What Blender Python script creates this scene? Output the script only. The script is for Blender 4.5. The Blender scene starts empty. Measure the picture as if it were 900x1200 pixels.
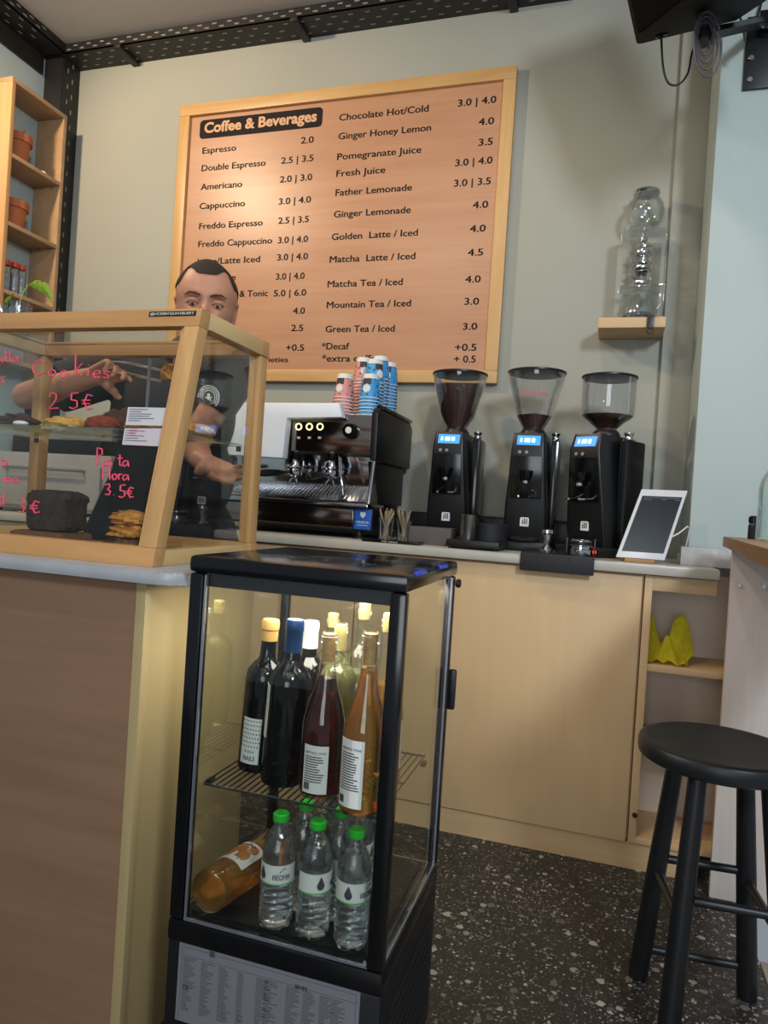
import bpy, bmesh, math, random
from mathutils import Vector, Matrix
random.seed(7)
S = bpy.context.scene
COL = S.collection
# ------------------------------------------------------------------ camera
FPX = 840.7                                   # focal length in pixels of the 900x1200 frame
YAW, PITCH, ROLL = [math.radians(a) for a in (-17.379, -0.4924, 3.6757)]
CAM = Vector((0, 0, 1.08))
cf = Vector((math.sin(YAW)*math.cos(PITCH), math.cos(YAW)*math.cos(PITCH), math.sin(PITCH)))
_r = Vector((math.cos(YAW), -math.sin(YAW), 0)); _u = _r.cross(cf)
cr = _r*math.cos(ROLL) + _u*math.sin(ROLL); cu = -_r*math.sin(ROLL) + _u*math.cos(ROLL)
cd = bpy.data.cameras.new('camera'); cam = bpy.data.objects.new('camera', cd); COL.objects.link(cam)
m = Matrix((cr, cu, -cf)).transposed().to_4x4(); m.translation = CAM; cam.matrix_world = m
cd.sensor_fit = 'HORIZONTAL'; cd.sensor_width = 36; cd.lens = 36*FPX/900; cd.clip_start = .02
S.camera = cam
# ------------------------------------------------------------------ world, lights, exposure
S.view_settings.view_transform = 'Standard'; S.view_settings.look = 'None'
S.view_settings.gamma = 1; S.view_settings.use_curve_mapping = False
S.view_settings.exposure = 0.0
try:
    S.cycles.use_denoising = True; S.cycles.denoiser = 'OPENIMAGEDENOISE'
    S.cycles.transparent_max_bounces = 40; S.cycles.max_bounces = 14
    S.cycles.transmission_bounces = 12; S.cycles.glossy_bounces = 6; S.cycles.sample_clamp_indirect = 6
    S.cycles.caustics_reflective = False; S.cycles.caustics_refractive = False
except Exception: pass
W = bpy.data.worlds.new('world'); S.world = W; W.use_nodes = True
wn = W.node_tree; wn.nodes.clear()
wo = wn.nodes.new('ShaderNodeOutputWorld'); wb = wn.nodes.new('ShaderNodeBackground')
wb.inputs[0].default_value = (.76, .87, 1, 1); wb.inputs[1].default_value = .30
wn.links.new(wb.outputs[0], wo.inputs[0])

def area(name, loc, target, sx, sy, power, col):
    l = bpy.data.lights.new(name, 'AREA'); l.shape = 'RECTANGLE'; l.size = sx; l.size_y = sy; l.energy = power; l.color = col
    o = bpy.data.objects.new(name, l); COL.objects.link(o); o.location = loc
    o.rotation_euler = (Vector(target)-Vector(loc)).to_track_quat('-Z', 'Y').to_euler(); return o
def spot(name, loc, target, power, col, angle=100, r=.06):
    l = bpy.data.lights.new(name, 'SPOT'); l.energy = power; l.color = col; l.spot_size = math.radians(angle); l.spot_blend = .7; l.shadow_soft_size = r
    o = bpy.data.objects.new(name, l); COL.objects.link(o); o.location = loc
    o.rotation_euler = (Vector(target)-Vector(loc)).to_track_quat('-Z', 'Y').to_euler(); return o
area('window_daylight', (1.38, -1.2, 2.7), (-.1, 2.6, 1.3), .4, .5, 74, (.80, .91, 1))
area('street_daylight', (.1, -2.8, 1.3), (-.2, 2.5, .9), 1.6, 1.4, 34, (.9, .95, 1))
spot('ceiling_spot', (-2.45, 1.45, 3.1), (-1.75, 2.9, 2.0), 105, (1, .77, .52), 120)
spot('ceiling_spot', (-1.3, .35, 3.1), (-1.2, 1.9, 1.2), 44, (1, .83, .64), 110)
spot('ceiling_spot', (-.35, 1.3, 3.1), (-.4, 2.6, .9), 22, (1, .87, .72), 110)

# ------------------------------------------------------------------ projection helper: a pixel of the photo to a point in the room
def ray(px, py): return cf + cr*((px-450)/FPX) - cu*((py-600)/FPX)
def PY(px, py, Y): d = ray(px, py); return CAM + d*(Y/d.y)
def PX(px, py, X): d = ray(px, py); return CAM + d*(X/d.x)
def PZ(px, py, Z): d = ray(px, py); return CAM + d*((Z-CAM.z)/d.z)
def PP(px, py, o, n): d = ray(px, py); return CAM + d*((o-CAM).dot(n)/d.dot(n))
# ------------------------------------------------------------------ materials
def lin(h):
    if not isinstance(h, str): return tuple(h)+(1,) if len(h) == 3 else h
    v = [int(h[i:i+2], 16)/255 for i in (0, 2, 4)]
    return tuple(c/12.92 if c <= .04045 else ((c+.055)/1.055)**2.4 for c in v)+(1,)
def newmat(name):
    mt = bpy.data.materials.new(name); mt.use_nodes = True; nt = mt.node_tree
    return mt, nt, nt.nodes['Principled BSDF']
def coords(nt, scale, kind='Object'):
    tc = nt.nodes.new('ShaderNodeTexCoord'); mp = nt.nodes.new('ShaderNodeMapping')
    mp.inputs['Scale'].default_value = scale; nt.links.new(tc.outputs[kind], mp.inputs[0]); return mp.outputs[0]
def ramp(nt, fac, stops):
    r = nt.nodes.new('ShaderNodeValToRGB'); el = r.color_ramp.elements
    while len(el) < len(stops): el.new(.5)
    for e, (p, c) in zip(el, stops): e.position = p; e.color = lin(c)
    nt.links.new(fac, r.inputs[0]); return r.outputs[0]
def noise(nt, vec, scale=5, detail=4, rough=.6, dist=0):
    n = nt.nodes.new('ShaderNodeTexNoise'); n.inputs['Scale'].default_value = scale; n.inputs['Detail'].default_value = detail
    n.inputs['Roughness'].default_value = rough; n.inputs['Distortion'].default_value = dist
    nt.links.new(vec, n.inputs['Vector']); return n.outputs[0]
def bump(nt, b, h, strength=.2, dist=.002):
    n = nt.nodes.new('ShaderNodeBump'); n.inputs['Strength'].default_value = strength; n.inputs['Distance'].default_value = dist
    nt.links.new(h, n.inputs['Height']); nt.links.new(n.outputs[0], b.inputs['Normal'])
def shade(h, k):
    c = lin(h); return tuple(min(1, x*k) for x in c[:3])
def mat(name, col, rough=.5, metal=0, var=.08, nscale=18, bmp=0, spec=.5, coat=0, emit=0, sss=0):
    mt, nt, b = newmat(name)
    f = noise(nt, coords(nt, (1, 1, 1)), nscale)
    c = ramp(nt, f, [(.3, shade(col, 1-var)), (.7, shade(col, 1+var))])
    nt.links.new(c, b.inputs['Base Color'])
    b.inputs['Roughness'].default_value = rough; b.inputs['Metallic'].default_value = metal
    b.inputs['Specular IOR Level'].default_value = spec; b.inputs['Coat Weight'].default_value = coat
    if emit: nt.links.new(c, b.inputs['Emission Color']); b.inputs['Emission Strength'].default_value = emit
    if bmp: bump(nt, b, noise(nt, coords(nt, (1, 1, 1)), nscale*3), bmp)
    if sss: b.inputs['Subsurface Weight'].default_value = sss; b.inputs['Subsurface Radius'].default_value = (.01, .004, .002)
    return mt
def wood(name, c1, c2, axis='z', rough=.45, k=1.0, contrast=(.32, .68)):
    mt, nt, b = newmat(name)
    s = {'x': (1.6*k, 26*k, 26*k), 'y': (26*k, 1.6*k, 26*k), 'z': (26*k, 26*k, 1.6*k)}[axis]
    s2 = {'x': (.9*k, 4*k, 4*k), 'y': (4*k, .9*k, 4*k), 'z': (4*k, 4*k, .9*k)}[axis]
    n1 = noise(nt, coords(nt, s), 1.6, 6, .65, .5); n2 = noise(nt, coords(nt, s2), 1.3, 3, .5, 1.2)
    mx = nt.nodes.new('ShaderNodeMath'); mx.operation = 'MULTIPLY_ADD'; mx.inputs[1].default_value = .55
    nt.links.new(n1, mx.inputs[0])
    m2 = nt.nodes.new('ShaderNodeMath'); m2.operation = 'MULTIPLY'; m2.inputs[1].default_value = .45
    nt.links.new(n2, m2.inputs[0]); nt.links.new(m2.outputs[0], mx.inputs[2])
    nt.links.new(ramp(nt, mx.outputs[0], [(contrast[0], c1), (contrast[1], c2)]), b.inputs['Base Color'])
    b.inputs['Roughness'].default_value = rough; bump(nt, b, n1, .06, .001); return mt
def glass(name, tint=(.97, .99, .98), refl=.09, rough=.0, bmp=0, bscale=60, spread=.55, dirt=0):
    mt, nt, b = newmat(name); nt.nodes.remove(b); out = nt.nodes['Material Output']
    t = nt.nodes.new('ShaderNodeBsdfTransparent'); t.inputs[0].default_value = lin(tint)
    g = nt.nodes.new('ShaderNodeBsdfGlossy'); g.inputs['Roughness'].default_value = rough; g.inputs[0].default_value = (1, 1, 1, 1)
    lw = nt.nodes.new('ShaderNodeLayerWeight'); lw.inputs[0].default_value = .25
    ma = nt.nodes.new('ShaderNodeMath'); ma.operation = 'MULTIPLY_ADD'; ma.inputs[1].default_value = spread; ma.inputs[2].default_value = refl*.5; ma.use_clamp = True
    nt.links.new(lw.outputs['Fresnel'], ma.inputs[0])
    mx = nt.nodes.new('ShaderNodeMixShader'); nt.links.new(ma.outputs[0], mx.inputs[0]); nt.links.new(t.outputs[0], mx.inputs[1]); nt.links.new(g.outputs[0], mx.inputs[2])
    last = mx.outputs[0]
    nv = noise(nt, coords(nt, (1, 1, 1)), bscale, 3)
    if bmp:
        bp = nt.nodes.new('ShaderNodeBump'); bp.inputs['Strength'].default_value = bmp; bp.inputs['Distance'].default_value = .004
        nt.links.new(nv, bp.inputs['Height']); nt.links.new(bp.outputs[0], g.inputs['Normal']); nt.links.new(bp.outputs[0], lw.inputs['Normal'])
    if dirt:
        d = nt.nodes.new('ShaderNodeBsdfDiffuse'); d.inputs[0].default_value = (.8, .8, .78, 1)
        r = ramp(nt, nv, [(.45, (0, 0, 0)), (.8, (dirt, dirt, dirt))])
        m3 = nt.nodes.new('ShaderNodeMixShader'); nt.links.new(r, m3.inputs[0]); nt.links.new(last, m3.inputs[1]); nt.links.new(d.outputs[0], m3.inputs[2]); last = m3.outputs[0]
    nt.links.new(last, out.inputs[0]); return mt
def liquid(name, col, body, dens=.45):
    """coloured drink: see-through tint with some body of its own"""
    mt, nt, b = newmat(name); nt.nodes.remove(b); out = nt.nodes['Material Output']
    t = nt.nodes.new('ShaderNodeBsdfTransparent'); d = nt.nodes.new('ShaderNodeBsdfTranslucent'); df = nt.nodes.new('ShaderNodeBsdfDiffuse')
    f = noise(nt, coords(nt, (1, 1, 1)), 14)
    c = ramp(nt, f, [(.3, shade(body, .85)), (.7, shade(body, 1.15))])
    t.inputs[0].default_value = lin(col); nt.links.new(c, d.inputs[0]); nt.links.new(c, df.inputs[0])
    a = nt.nodes.new('ShaderNodeMixShader'); a.inputs[0].default_value = .5; nt.links.new(d.outputs[0], a.inputs[1]); nt.links.new(df.outputs[0], a.inputs[2])
    mx = nt.nodes.new('ShaderNodeMixShader'); mx.inputs[0].default_value = dens
    nt.links.new(t.outputs[0], mx.inputs[1]); nt.links.new(a.outputs[0], mx.inputs[2]); nt.links.new(mx.outputs[0], out.inputs[0]); return mt
def drink(name, col, bmp=0, tr=1.0):
    mt, nt, b = newmat(name); f = noise(nt, coords(nt, (1, 1, 1)), 30)
    nt.links.new(ramp(nt, f, [(.3, shade(col, .97)), (.7, shade(col, 1.03))]), b.inputs['Base Color'])
    b.inputs['Transmission Weight'].default_value = tr; b.inputs['IOR'].default_value = 1.33; b.inputs['Roughness'].default_value = .02
    if bmp: bump(nt, b, f, bmp, .003)
    return mt
def terrazzo():
    mt, nt, b = newmat('dark_terrazzo'); v = coords(nt, (1, 1, 1))
    def chips(scale, seed_off, lo, hi):
        vo = nt.nodes.new('ShaderNodeTexVoronoi'); vo.inputs['Scale'].default_value = scale; vo.feature = 'F1'
        n = nt.nodes.new('ShaderNodeTexNoise'); n.inputs['Scale'].default_value = scale*1.5; nt.links.new(v, n.inputs['Vector'])
        ad = nt.nodes.new('ShaderNodeVectorMath'); ad.operation = 'MULTIPLY_ADD'; ad.inputs[1].default_value = (.5/scale,)*3
        nt.links.new(n.outputs['Color'], ad.inputs[0])
        of = nt.nodes.new('ShaderNodeVectorMath'); of.operation = 'ADD'; of.inputs[1].default_value = seed_off
        nt.links.new(v, of.inputs[0]); nt.links.new(of.outputs[0], ad.inputs[2]); nt.links.new(ad.outputs[0], vo.inputs['Vector'])
        sp = nt.nodes.new('ShaderNodeSeparateColor'); nt.links.new(vo.outputs['Color'], sp.inputs[0])
        size = nt.nodes.new('ShaderNodeMapRange'); size.inputs['From Min'].default_value = lo; size.inputs['From Max'].default_value = 1
        size.inputs['To Min'].default_value = 0; size.inputs['To Max'].default_value = hi; nt.links.new(sp.outputs[0], size.inputs[0])
        c = nt.nodes.new('ShaderNodeMath'); c.operation = 'LESS_THAN'; nt.links.new(vo.outputs['Distance'], c.inputs[0]); nt.links.new(size.outputs[0], c.inputs[1])
        return c.outputs[0], sp.outputs[1]
    base = ramp(nt, noise(nt, v, 180, 6, .8), [(.32, '121110'), (.52, '292725'), (.72, '54514c')])
    for scale, off, lo, hi, cols in ((170, (0, 0, 0), .15, .5, [(0, '24211f'), (.5, '5a554f'), (1, '98938a')]), (95, (3.1, 1.7, 0), .25, .5, [(0, '1d1a18'), (.45, '4a4540'), (.7, '7d776f'), (1, 'aeaaa2')]), (48, (.4, 5.2, 0), .68, .55, [(0, '3c3733'), (.5, '746e66'), (1, 'b0ada4')])):
        f, cv = chips(scale, off, lo, hi)
        mx = nt.nodes.new('ShaderNodeMix'); mx.data_type = 'RGBA'
        nt.links.new(f, mx.inputs[0]); nt.links.new(base, mx.inputs[6]); nt.links.new(ramp(nt, cv, cols), mx.inputs[7]); base = mx.outputs[2]
    nt.links.new(base, b.inputs['Base Color']); b.inputs['Roughness'].default_value = .42; return mt
def spots_mat(name, base, dark, scale, thr, rough=.5):
    mt, nt, b = newmat(name); v = coords(nt, (1, 1, 1))
    vo = nt.nodes.new('ShaderNodeTexVoronoi'); vo.inputs['Scale'].default_value = scale; nt.links.new(v, vo.inputs['Vector'])
    c = nt.nodes.new('ShaderNodeMath'); c.operation = 'LESS_THAN'; c.inputs[1].default_value = thr; nt.links.new(vo.outputs['Distance'], c.inputs[0])
    mx = nt.nodes.new('ShaderNodeMix'); mx.data_type = 'RGBA'; nt.links.new(c.outputs[0], mx.inputs[0])
    mx.inputs[6].default_value = lin(base); mx.inputs[7].default_value = lin(dark)
    nt.links.new(mx.outputs[2], b.inputs['Base Color']); b.inputs['Roughness'].default_value = rough; return mt

M = {}
M['wall'] = mat('wall_paint', 'a6a69a', .75, var=.03, nscale=2, bmp=.15)
M['wall_daylit'] = mat('wall_paint_daylit', 'b4c2c0', .75, var=.03, nscale=2, bmp=.15)  # same wall paint, with the cool daylight put into its colour
M['ceiling'] = mat('ceiling_paint', 'bab6b4', .8, var=.03, nscale=3)
M['terrazzo'] = terrazzo()
M['tile'] = mat('pale_floor_tile', 'a39a8c', .8, var=.1, nscale=6)
M['beam'] = mat('dark_slotted_steel', '1d1b1a', .5, var=.2, nscale=9)
M['slot'] = mat('slot_light', '8f8880', .7)
M['beech_z'] = wood('beech_laminate', 'cba878', 'dbb98e', 'z', .5, .6, (.2, .8))
M['beech_x'] = wood('beech_laminate_flat', 'c4a174', 'd8b78c', 'x', .5, .8)
M['beech_pale'] = wood('pale_laminate', 'd4c4b2', 'e6d9c9', 'x', .5, .8, (.2, .8))
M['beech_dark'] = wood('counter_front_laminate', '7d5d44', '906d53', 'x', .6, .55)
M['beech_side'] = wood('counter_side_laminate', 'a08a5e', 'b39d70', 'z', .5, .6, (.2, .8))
M['case_x'] = wood('pine_frame', 'b58250', 'cd9c64', 'x', .4, 1)
M['case_y'] = wood('pine_frame_deep', 'c9a269', 'dcbc85', 'y', .4, 1)
M['case_z'] = wood('pine_frame_upright', 'bb8a54', 'd1a46c', 'z', .4, 1)
M['board'] = wood('menu_board_ply', 'b27f5e', 'c69674', 'x', .36, .5)
M['board_frame_x'] = wood('menu_frame_rail', 'c4965a', 'd9b078', 'x', .4, 1)
M['board_frame_z'] = wood('menu_frame_stile', 'c4965a', 'd9b078', 'z', .4, 1)
M['ink'] = mat('brown_black_print', '2b211d', .6)
M['plate'] = mat('heading_plate', '1b1617', .75, spec=.3)
M['plate_text'] = mat('heading_letters', 'd7a67e', .6)
M['shelf_z'] = wood('shelf_wood', 'c08c58', 'd3a473', 'z', .5, .8)
M['shelf_in'] = wood('shelf_wood_face', 'a5825c', 'b99672', 'y', .5, .8)
M['marble'] = mat('grey_worktop', 'a5a6a8', .3, var=.09, nscale=14)
M['marble_edge'] = mat('pale_worktop', 'b9b4a8', .32, var=.06, nscale=10)
M['black_gloss'] = mat('black_enamel', '0b0b0d', .16, var=.1)
M['black'] = mat('black_plastic', '121214', .38, var=.1)
M['black_soft'] = mat('black_rubber', '19191c', .6, var=.1)
M['black_paint'] = mat('black_stained_wood', '131519', .42, var=.15, nscale=25, bmp=.05)
M['chrome'] = mat('chrome', 'd8d8dc', .1, 1, .03)
M['steel'] = mat('brushed_steel', 'b0aeac', .28, 1, .05)
M['steel_bronze'] = mat('polished_panel', 'a89a90', .12, 1, .03)
M['silver_edge'] = mat('silver_edge', 'a9adb8', .25, .8, .04)
M['pane'] = glass('clear_pane', (.98, .988, .984), .015, spread=.2)
M['cool_pane'] = glass('cooler_pane', (.96, .975, .96), .04, spread=.3)
M['shelf_glass'] = glass('green_shelf_glass', (.78, .9, .86), .12)
M['bottle'] = glass('clear_bottle_glass', (.96, .98, .96), .06, spread=.6)
M['bottle_green'] = glass('green_bottle_glass', (.5, .56, .36), .06, spread=.9)
M['bottle_dark'] = glass('dark_bottle_glass', (.05, .045, .035), .06, spread=.5)
M['pet'] = glass('clear_plastic_bottle', (.98, .99, .99), .10, bmp=.4, bscale=90, spread=.8)
M['water'] = drink('water', 'f4f9fa', .3, .97)
M['tumbler'] = glass('tumbler_glass', (.94, .97, .95), .12, bmp=.4, bscale=70, spread=1.0)
M['hopper'] = glass('hopper_plastic', (.95, .96, .97), .05, spread=.5)
M['acrylic'] = glass('clear_acrylic', (.95, .97, .975), .10, spread=.6)
M['wine_red'] = drink('red_wine', '6e0a1a', 0, .93)
M['wine_orange'] = drink('orange_wine', 'f4ab46', 0, .80)
M['wine_white'] = drink('white_wine', 'dcd28a', 0, .8)
M['wine_dark'] = liquid('dark_wine', (.02, .01, .01), '0c0607', .8)
M['label'] = mat('label_paper', 'd9d8d2', .6, var=.03)
M['label_ink'] = mat('label_ink', '3d3d42', .6)
M['blue_ink'] = mat('blue_ink', '23385a', .6)
M['cork'] = mat('cork', 'b88a50', .8, var=.25, nscale=120)
M['cork_wax'] = mat('pale_cork', 'd3bd76', .6, var=.15, nscale=120)
M['foil_blue'] = mat('blue_foil', '183a66', .35, .4, .15)
M['foil_white'] = mat('white_foil', 'd8e4e2', .4, 0, .05)
M['foil_gold'] = mat('gold_foil', 'c59a55', .4, .2, .2, 60)
M['green_cap'] = mat('green_cap', '25b02c', .4, 0, .06)
M['marker'] = mat('pink_marker', 'ee4a6a', .5, 0, .05)
M['paper'] = mat('card_paper', 'dcd4d6', .7, 0, .03)
M['paper_pink'] = spots_mat('pink_card_paper', 'd9c9d0', 'e0a8bc', 30, .3, .7)
M['slate'] = mat('chalkboard', '1d1d20', .7, 0, .1)
M['loaf'] = mat('dark_bread', '33251c', .9, 0, .7, 110, 1.0)
M['rye'] = mat('rye_base', '6a4728', .8, 0, .3, 50, .8)
M['cookie'] = mat('golden_cookie', 'bf8235', .8, 0, .3, 60, .9)
M['cookie_yel'] = mat('butter_cookie', 'd2a24c', .8, 0, .22, 50, .7)
M['cookie_red'] = mat('red_cookie', '853a22', .85, 0, .3, 70, 1.0)
M['cookie_dark'] = mat('dark_cookie', '4a2a1a', .85, 0, .35, 60, .9)
M['choc'] = mat('chocolate_chip', '24130b', .5)
M['terracotta'] = mat('terracotta', 'b5693f', .8, 0, .1, 14)
M['soil'] = mat('potting_soil', '2c211a', .95, 0, .3, 90)
M['leaf'] = mat('bright_leaf', '9cc236', .45, 0, .18, 25)
M['leaf_dark'] = mat('succulent_leaf', '4d6443', .5, 0, .18, 25)
M['red_lid'] = mat('red_lid', 'c8402a', .45)
M['jar_mix'] = mat('jar_contents', '9aa3a8', .6, 0, .3, 70)
M['skin'] = mat('skin', 'b98369', .5, 0, .07, 22, .05, sss=.08)
M['hair'] = mat('buzzed_hair', '271d18', .85, 0, .3, 300, .5)
M['brow'] = mat('eyebrow_hair', '4a352b', .9, 0, .2, 200)
M['tee'] = mat('black_cotton', '1a1a1c', .85, 0, .12, 40, .25)
M['trousers'] = mat('dark_denim', '20232b', .85, 0, .15, 60)
M['eye'] = mat('eye_white', 'cfc6bd', .3)
M['iris'] = mat('iris', '2e211a', .3)
M['white_print'] = mat('white_print', 'd6d6d2', .6)
M['white_shell'] = mat('white_enamel', 'eef3f8', .25, 0, .02)
M['screen'] = mat('blue_screen', '2f8cf5', .4, 0, .05, emit=.9)
M['screen_glyph'] = mat('screen_glyph', 'bfe4ff', .4, emit=1.2)
M['ring'] = mat('lit_ring', 'f2ecb0', .4, emit=2.0)
M['led_red'] = mat('red_lamp', 'ff2a1c', .4, emit=4)
M['beans'] = mat('coffee_beans', '45281e', .5, 0, .5, 130, 1.0)
M['cup_pink'] = spots_mat('pink_cup', 'dc8f88', '3a2b30', 62, .26)
M['cup_blue'] = spots_mat('blue_cup', '3a9bd8', '16243c', 62, .28)
M['cup_white'] = mat('cup_base', 'e4e4e2', .5, 0, .02)
M['badge_blue'] = mat('blue_badge', '1f5bb5', .4)
M['tablet_white'] = mat('tablet_shell', 'd6d6d8', .35, 0, .02)
M['tablet_dark'] = mat('tablet_screen', '17181c', .3, spec=.2)
M['oak'] = wood('stand_wood', 'a06f3c', 'bd8a52', 'x', .5, 2)
M['cloth'] = mat('yellow_cloth', 'f2e636', .9, 0, .12, 60, .4)
M['stone'] = mat('veined_stone', 'b9b9bc', .4, 0, .22, 22)
M['ledge_x'] = wood('ledge_laminate', '8f6a46', 'a98259', 'y', .45, 1)
M['panel_white'] = wood('whitewashed_panel', 'c9bcb4', 'dcd1ca', 'z', .5, .7)
M['led_strip'] = mat('cooler_lamp', 'fff6e6', .5, emit=6)
M['sticker'] = mat('silver_sticker', '77757a', .55, .1, .03)
M['sticker_ink'] = mat('sticker_ink', '4a494e', .6)
M['blue_film'] = mat('blue_sticker', '2a46d8', .3)
M['brown_box'] = mat('grey_brown_box', '5a5150', .7)
M['orange_art'] = mat('orange_label_art', 'a8682f', .6)
M['stick'] = mat('wooden_stirrer', 'a58e72', .8)
M['grille_cloth'] = mat('grille_cloth', '0b0b0c', .95, var=.1, spec=.1)
M['speaker_black'] = mat('speaker_shell', '0e0e10', .7, var=.1, spec=.2)
M['cable'] = mat('cable', '1a191b', .5)
M['cable_grey'] = mat('grey_cable', '4a464c', .5)
M['grey_box'] = mat('grey_appliance', '9b9a98', .4, 0, .04)

# ------------------------------------------------------------------ mesh builder
class MB:
    def __init__(s): s.bm = bmesh.new(); s.mi = 0; s.n0 = 0
    def _fin(s, geom_faces, smooth=False):
        for f in geom_faces: f.material_index = s.mi; f.smooth = smooth
    def hexa(s, p, bev=0):
        """8 points: bottom ring 0-3, top ring 4-7"""
        v = [s.bm.verts.new(q) for q in p]
        fs = [s.bm.faces.new([v[i] for i in q]) for q in ((3,2,1,0),(4,5,6,7),(0,1,5,4),(1,2,6,5),(2,3,7,6),(3,0,4,7))]
        bmesh.ops.recalc_face_normals(s.bm, faces=fs); s._fin(fs)
        if bev:
            es = list({e for f in fs for e in f.edges})
            r = bmesh.ops.bevel(s.bm, geom=es, offset=bev, segments=2, profile=.6, affect='EDGES'); s._fin(r['faces'])
        return s
    def box(s, x0, x1, y0, y1, z0, z1, bev=0):
        return s.hexa([(x0,y0,z0),(x1,y0,z0),(x1,y1,z0),(x0,y1,z0),(x0,y0,z1),(x1,y0,z1),(x1,y1,z1),(x0,y1,z1)], bev)
    def prism(s, pts, d, bev=0):
        """closed polygon (3-D points) extruded by vector d"""
        d = Vector(d); a = [s.bm.verts.new(q) for q in pts]; b = [s.bm.verts.new(Vector(q)+d) for q in pts]; n = len(a)
        fs = [s.bm.faces.new(a[::-1]), s.bm.faces.new(b)] + [s.bm.faces.new((a[i], a[(i+1) % n], b[(i+1) % n], b[i])) for i in range(n)]
        bmesh.ops.recalc_face_normals(s.bm, faces=fs); s._fin(fs)
        if bev:
            es = list({e for f in fs for e in f.edges})
            r = bmesh.ops.bevel(s.bm, geom=es, offset=bev, segments=2, profile=.6, affect='EDGES'); s._fin(r['faces'])
        return s
    def lathe(s, prof, c=(0,0,0), seg=28, axis=(0,0,1), sx=1, sy=1, closed=False):
        c = Vector(c); q = Vector((0,0,1)).rotation_difference(Vector(axis).normalized()); rings = []
        for r, z in prof:
            if r < 1e-6: rings.append([s.bm.verts.new(c+q@Vector((0,0,z)))])
            else: rings.append([s.bm.verts.new(c+q@Vector((r*sx*math.cos(2*math.pi*i/seg), r*sy*math.sin(2*math.pi*i/seg), z))) for i in range(seg)])
        fs = []
        for a, b in zip(rings, rings[1:]):
            for i in range(seg):
                j = (i+1) % seg
                if len(a) == 1 and len(b) == 1: continue
                if len(a) == 1: fs.append(s.bm.faces.new((a[0], b[i], b[j])))
                elif len(b) == 1: fs.append(s.bm.faces.new((a[i], b[0], a[j])))
                else: fs.append(s.bm.faces.new((a[i], a[j], b[j], b[i])))
        for k, e in ((0, rings[0]), (1, rings[-1])):
            if len(e) > 1 and closed: fs.append(s.bm.faces.new(e if k else e[::-1]))
        bmesh.ops.recalc_face_normals(s.bm, faces=fs); s._fin(fs, True); return s
    def cyl(s, c, r, h, axis=(0,0,1), seg=24, r2=None, bev=0):
        r2 = r if r2 is None else r2; b = min(bev, r*.5, h*.4)
        p = [(0,0),(r-b,0),(r,b),(r2,h-b),(r2-b,h),(0,h)] if b else [(0,0),(r,0),(r2,h),(0,h)]
        return s.lathe(p, c, seg, axis)
    def tube(s, pts, r, seg=10, cap=True):
        pts = [Vector(p) for p in pts]; n = len(pts); rr = r if isinstance(r, (list, tuple)) else [r]*n
        t0 = (pts[1]-pts[0]).normalized(); up = Vector((0,0,1)) if abs(t0.z) < .9 else Vector((1,0,0)); nrm = t0.cross(up).normalized(); rings = []
        for i, p in enumerate(pts):
            t = ((pts[min(i+1,n-1)]-p).normalized()+(p-pts[max(i-1,0)]).normalized())
            t = t.normalized() if t.length > 1e-6 else t0
            nrm = (nrm - t*nrm.dot(t)); nrm = nrm.normalized() if nrm.length > 1e-6 else t.orthogonal().normalized(); b = t.cross(nrm)
            rings.append([s.bm.verts.new(p+(nrm*math.cos(2*math.pi*k/seg)+b*math.sin(2*math.pi*k/seg))*rr[i]) for k in range(seg)])
        fs = []
        for a, b in zip(rings, rings[1:]):
            for k in range(seg): fs.append(s.bm.faces.new((a[k], a[(k+1)%seg], b[(k+1)%seg], b[k])))
        if cap: fs.append(s.bm.faces.new(rings[0][::-1])); fs.append(s.bm.faces.new(rings[-1]))
        bmesh.ops.recalc_face_normals(s.bm, faces=fs); s._fin(fs, True); return s
    def capsule(s, a, b, ra, rb, seg=14):
        a, b = Vector(a), Vector(b); t = (b-a).normalized(); pts = []; rr = []
        for k in range(5):
            th = math.pi/2*k/4; pts.append(a - t*ra*math.cos(th)); rr.append(max(ra*math.sin(th), ra*.04))
        for k in range(5):
            th = math.pi/2*k/4; pts.append(b + t*rb*math.sin(th)); rr.append(max(rb*math.cos(th), rb*.04))
        return s.tube(pts, rr, seg)
    def ball(s, c, rx, ry=None, rz=None, seg=20, rings=12, fn=None):
        ry = rx if ry is None else ry; rz = rx if rz is None else rz
        r = bmesh.ops.create_uvsphere(s.bm, u_segments=seg, v_segments=rings, radius=1)
        for v in r['verts']:
            p = v.co.copy(); k = fn(p) if fn else 1
            v.co = Vector((p.x*rx*k, p.y*ry*k, p.z*rz*k))+Vector(c)
        fs = list({f for v in r['verts'] for f in v.link_faces}); s._fin(fs, True); return s
    def arch(s, c, R, r, a0, a1, axis='y', n=16, seg=8):
        pts = []
        for i in range(n+1):
            a = a0+(a1-a0)*i/n
            pts.append(Vector(c)+{'y': Vector((R*math.cos(a),0,R*math.sin(a))), 'x': Vector((0,R*math.cos(a),R*math.sin(a))), 'z': Vector((R*math.cos(a),R*math.sin(a),0))}[axis])
        return s.tube(pts, r, seg)
    def add(s, mesh, Mx=None):
        n = len(s.bm.verts); s.bm.from_mesh(mesh); s.bm.verts.ensure_lookup_table()
        if Mx:
            for v in s.bm.verts[n:]: v.co = Mx @ v.co
        return s
def wloc(o):
    v = Vector((0,0,0))
    while o: v += o.location; o = o.parent
    return v
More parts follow.
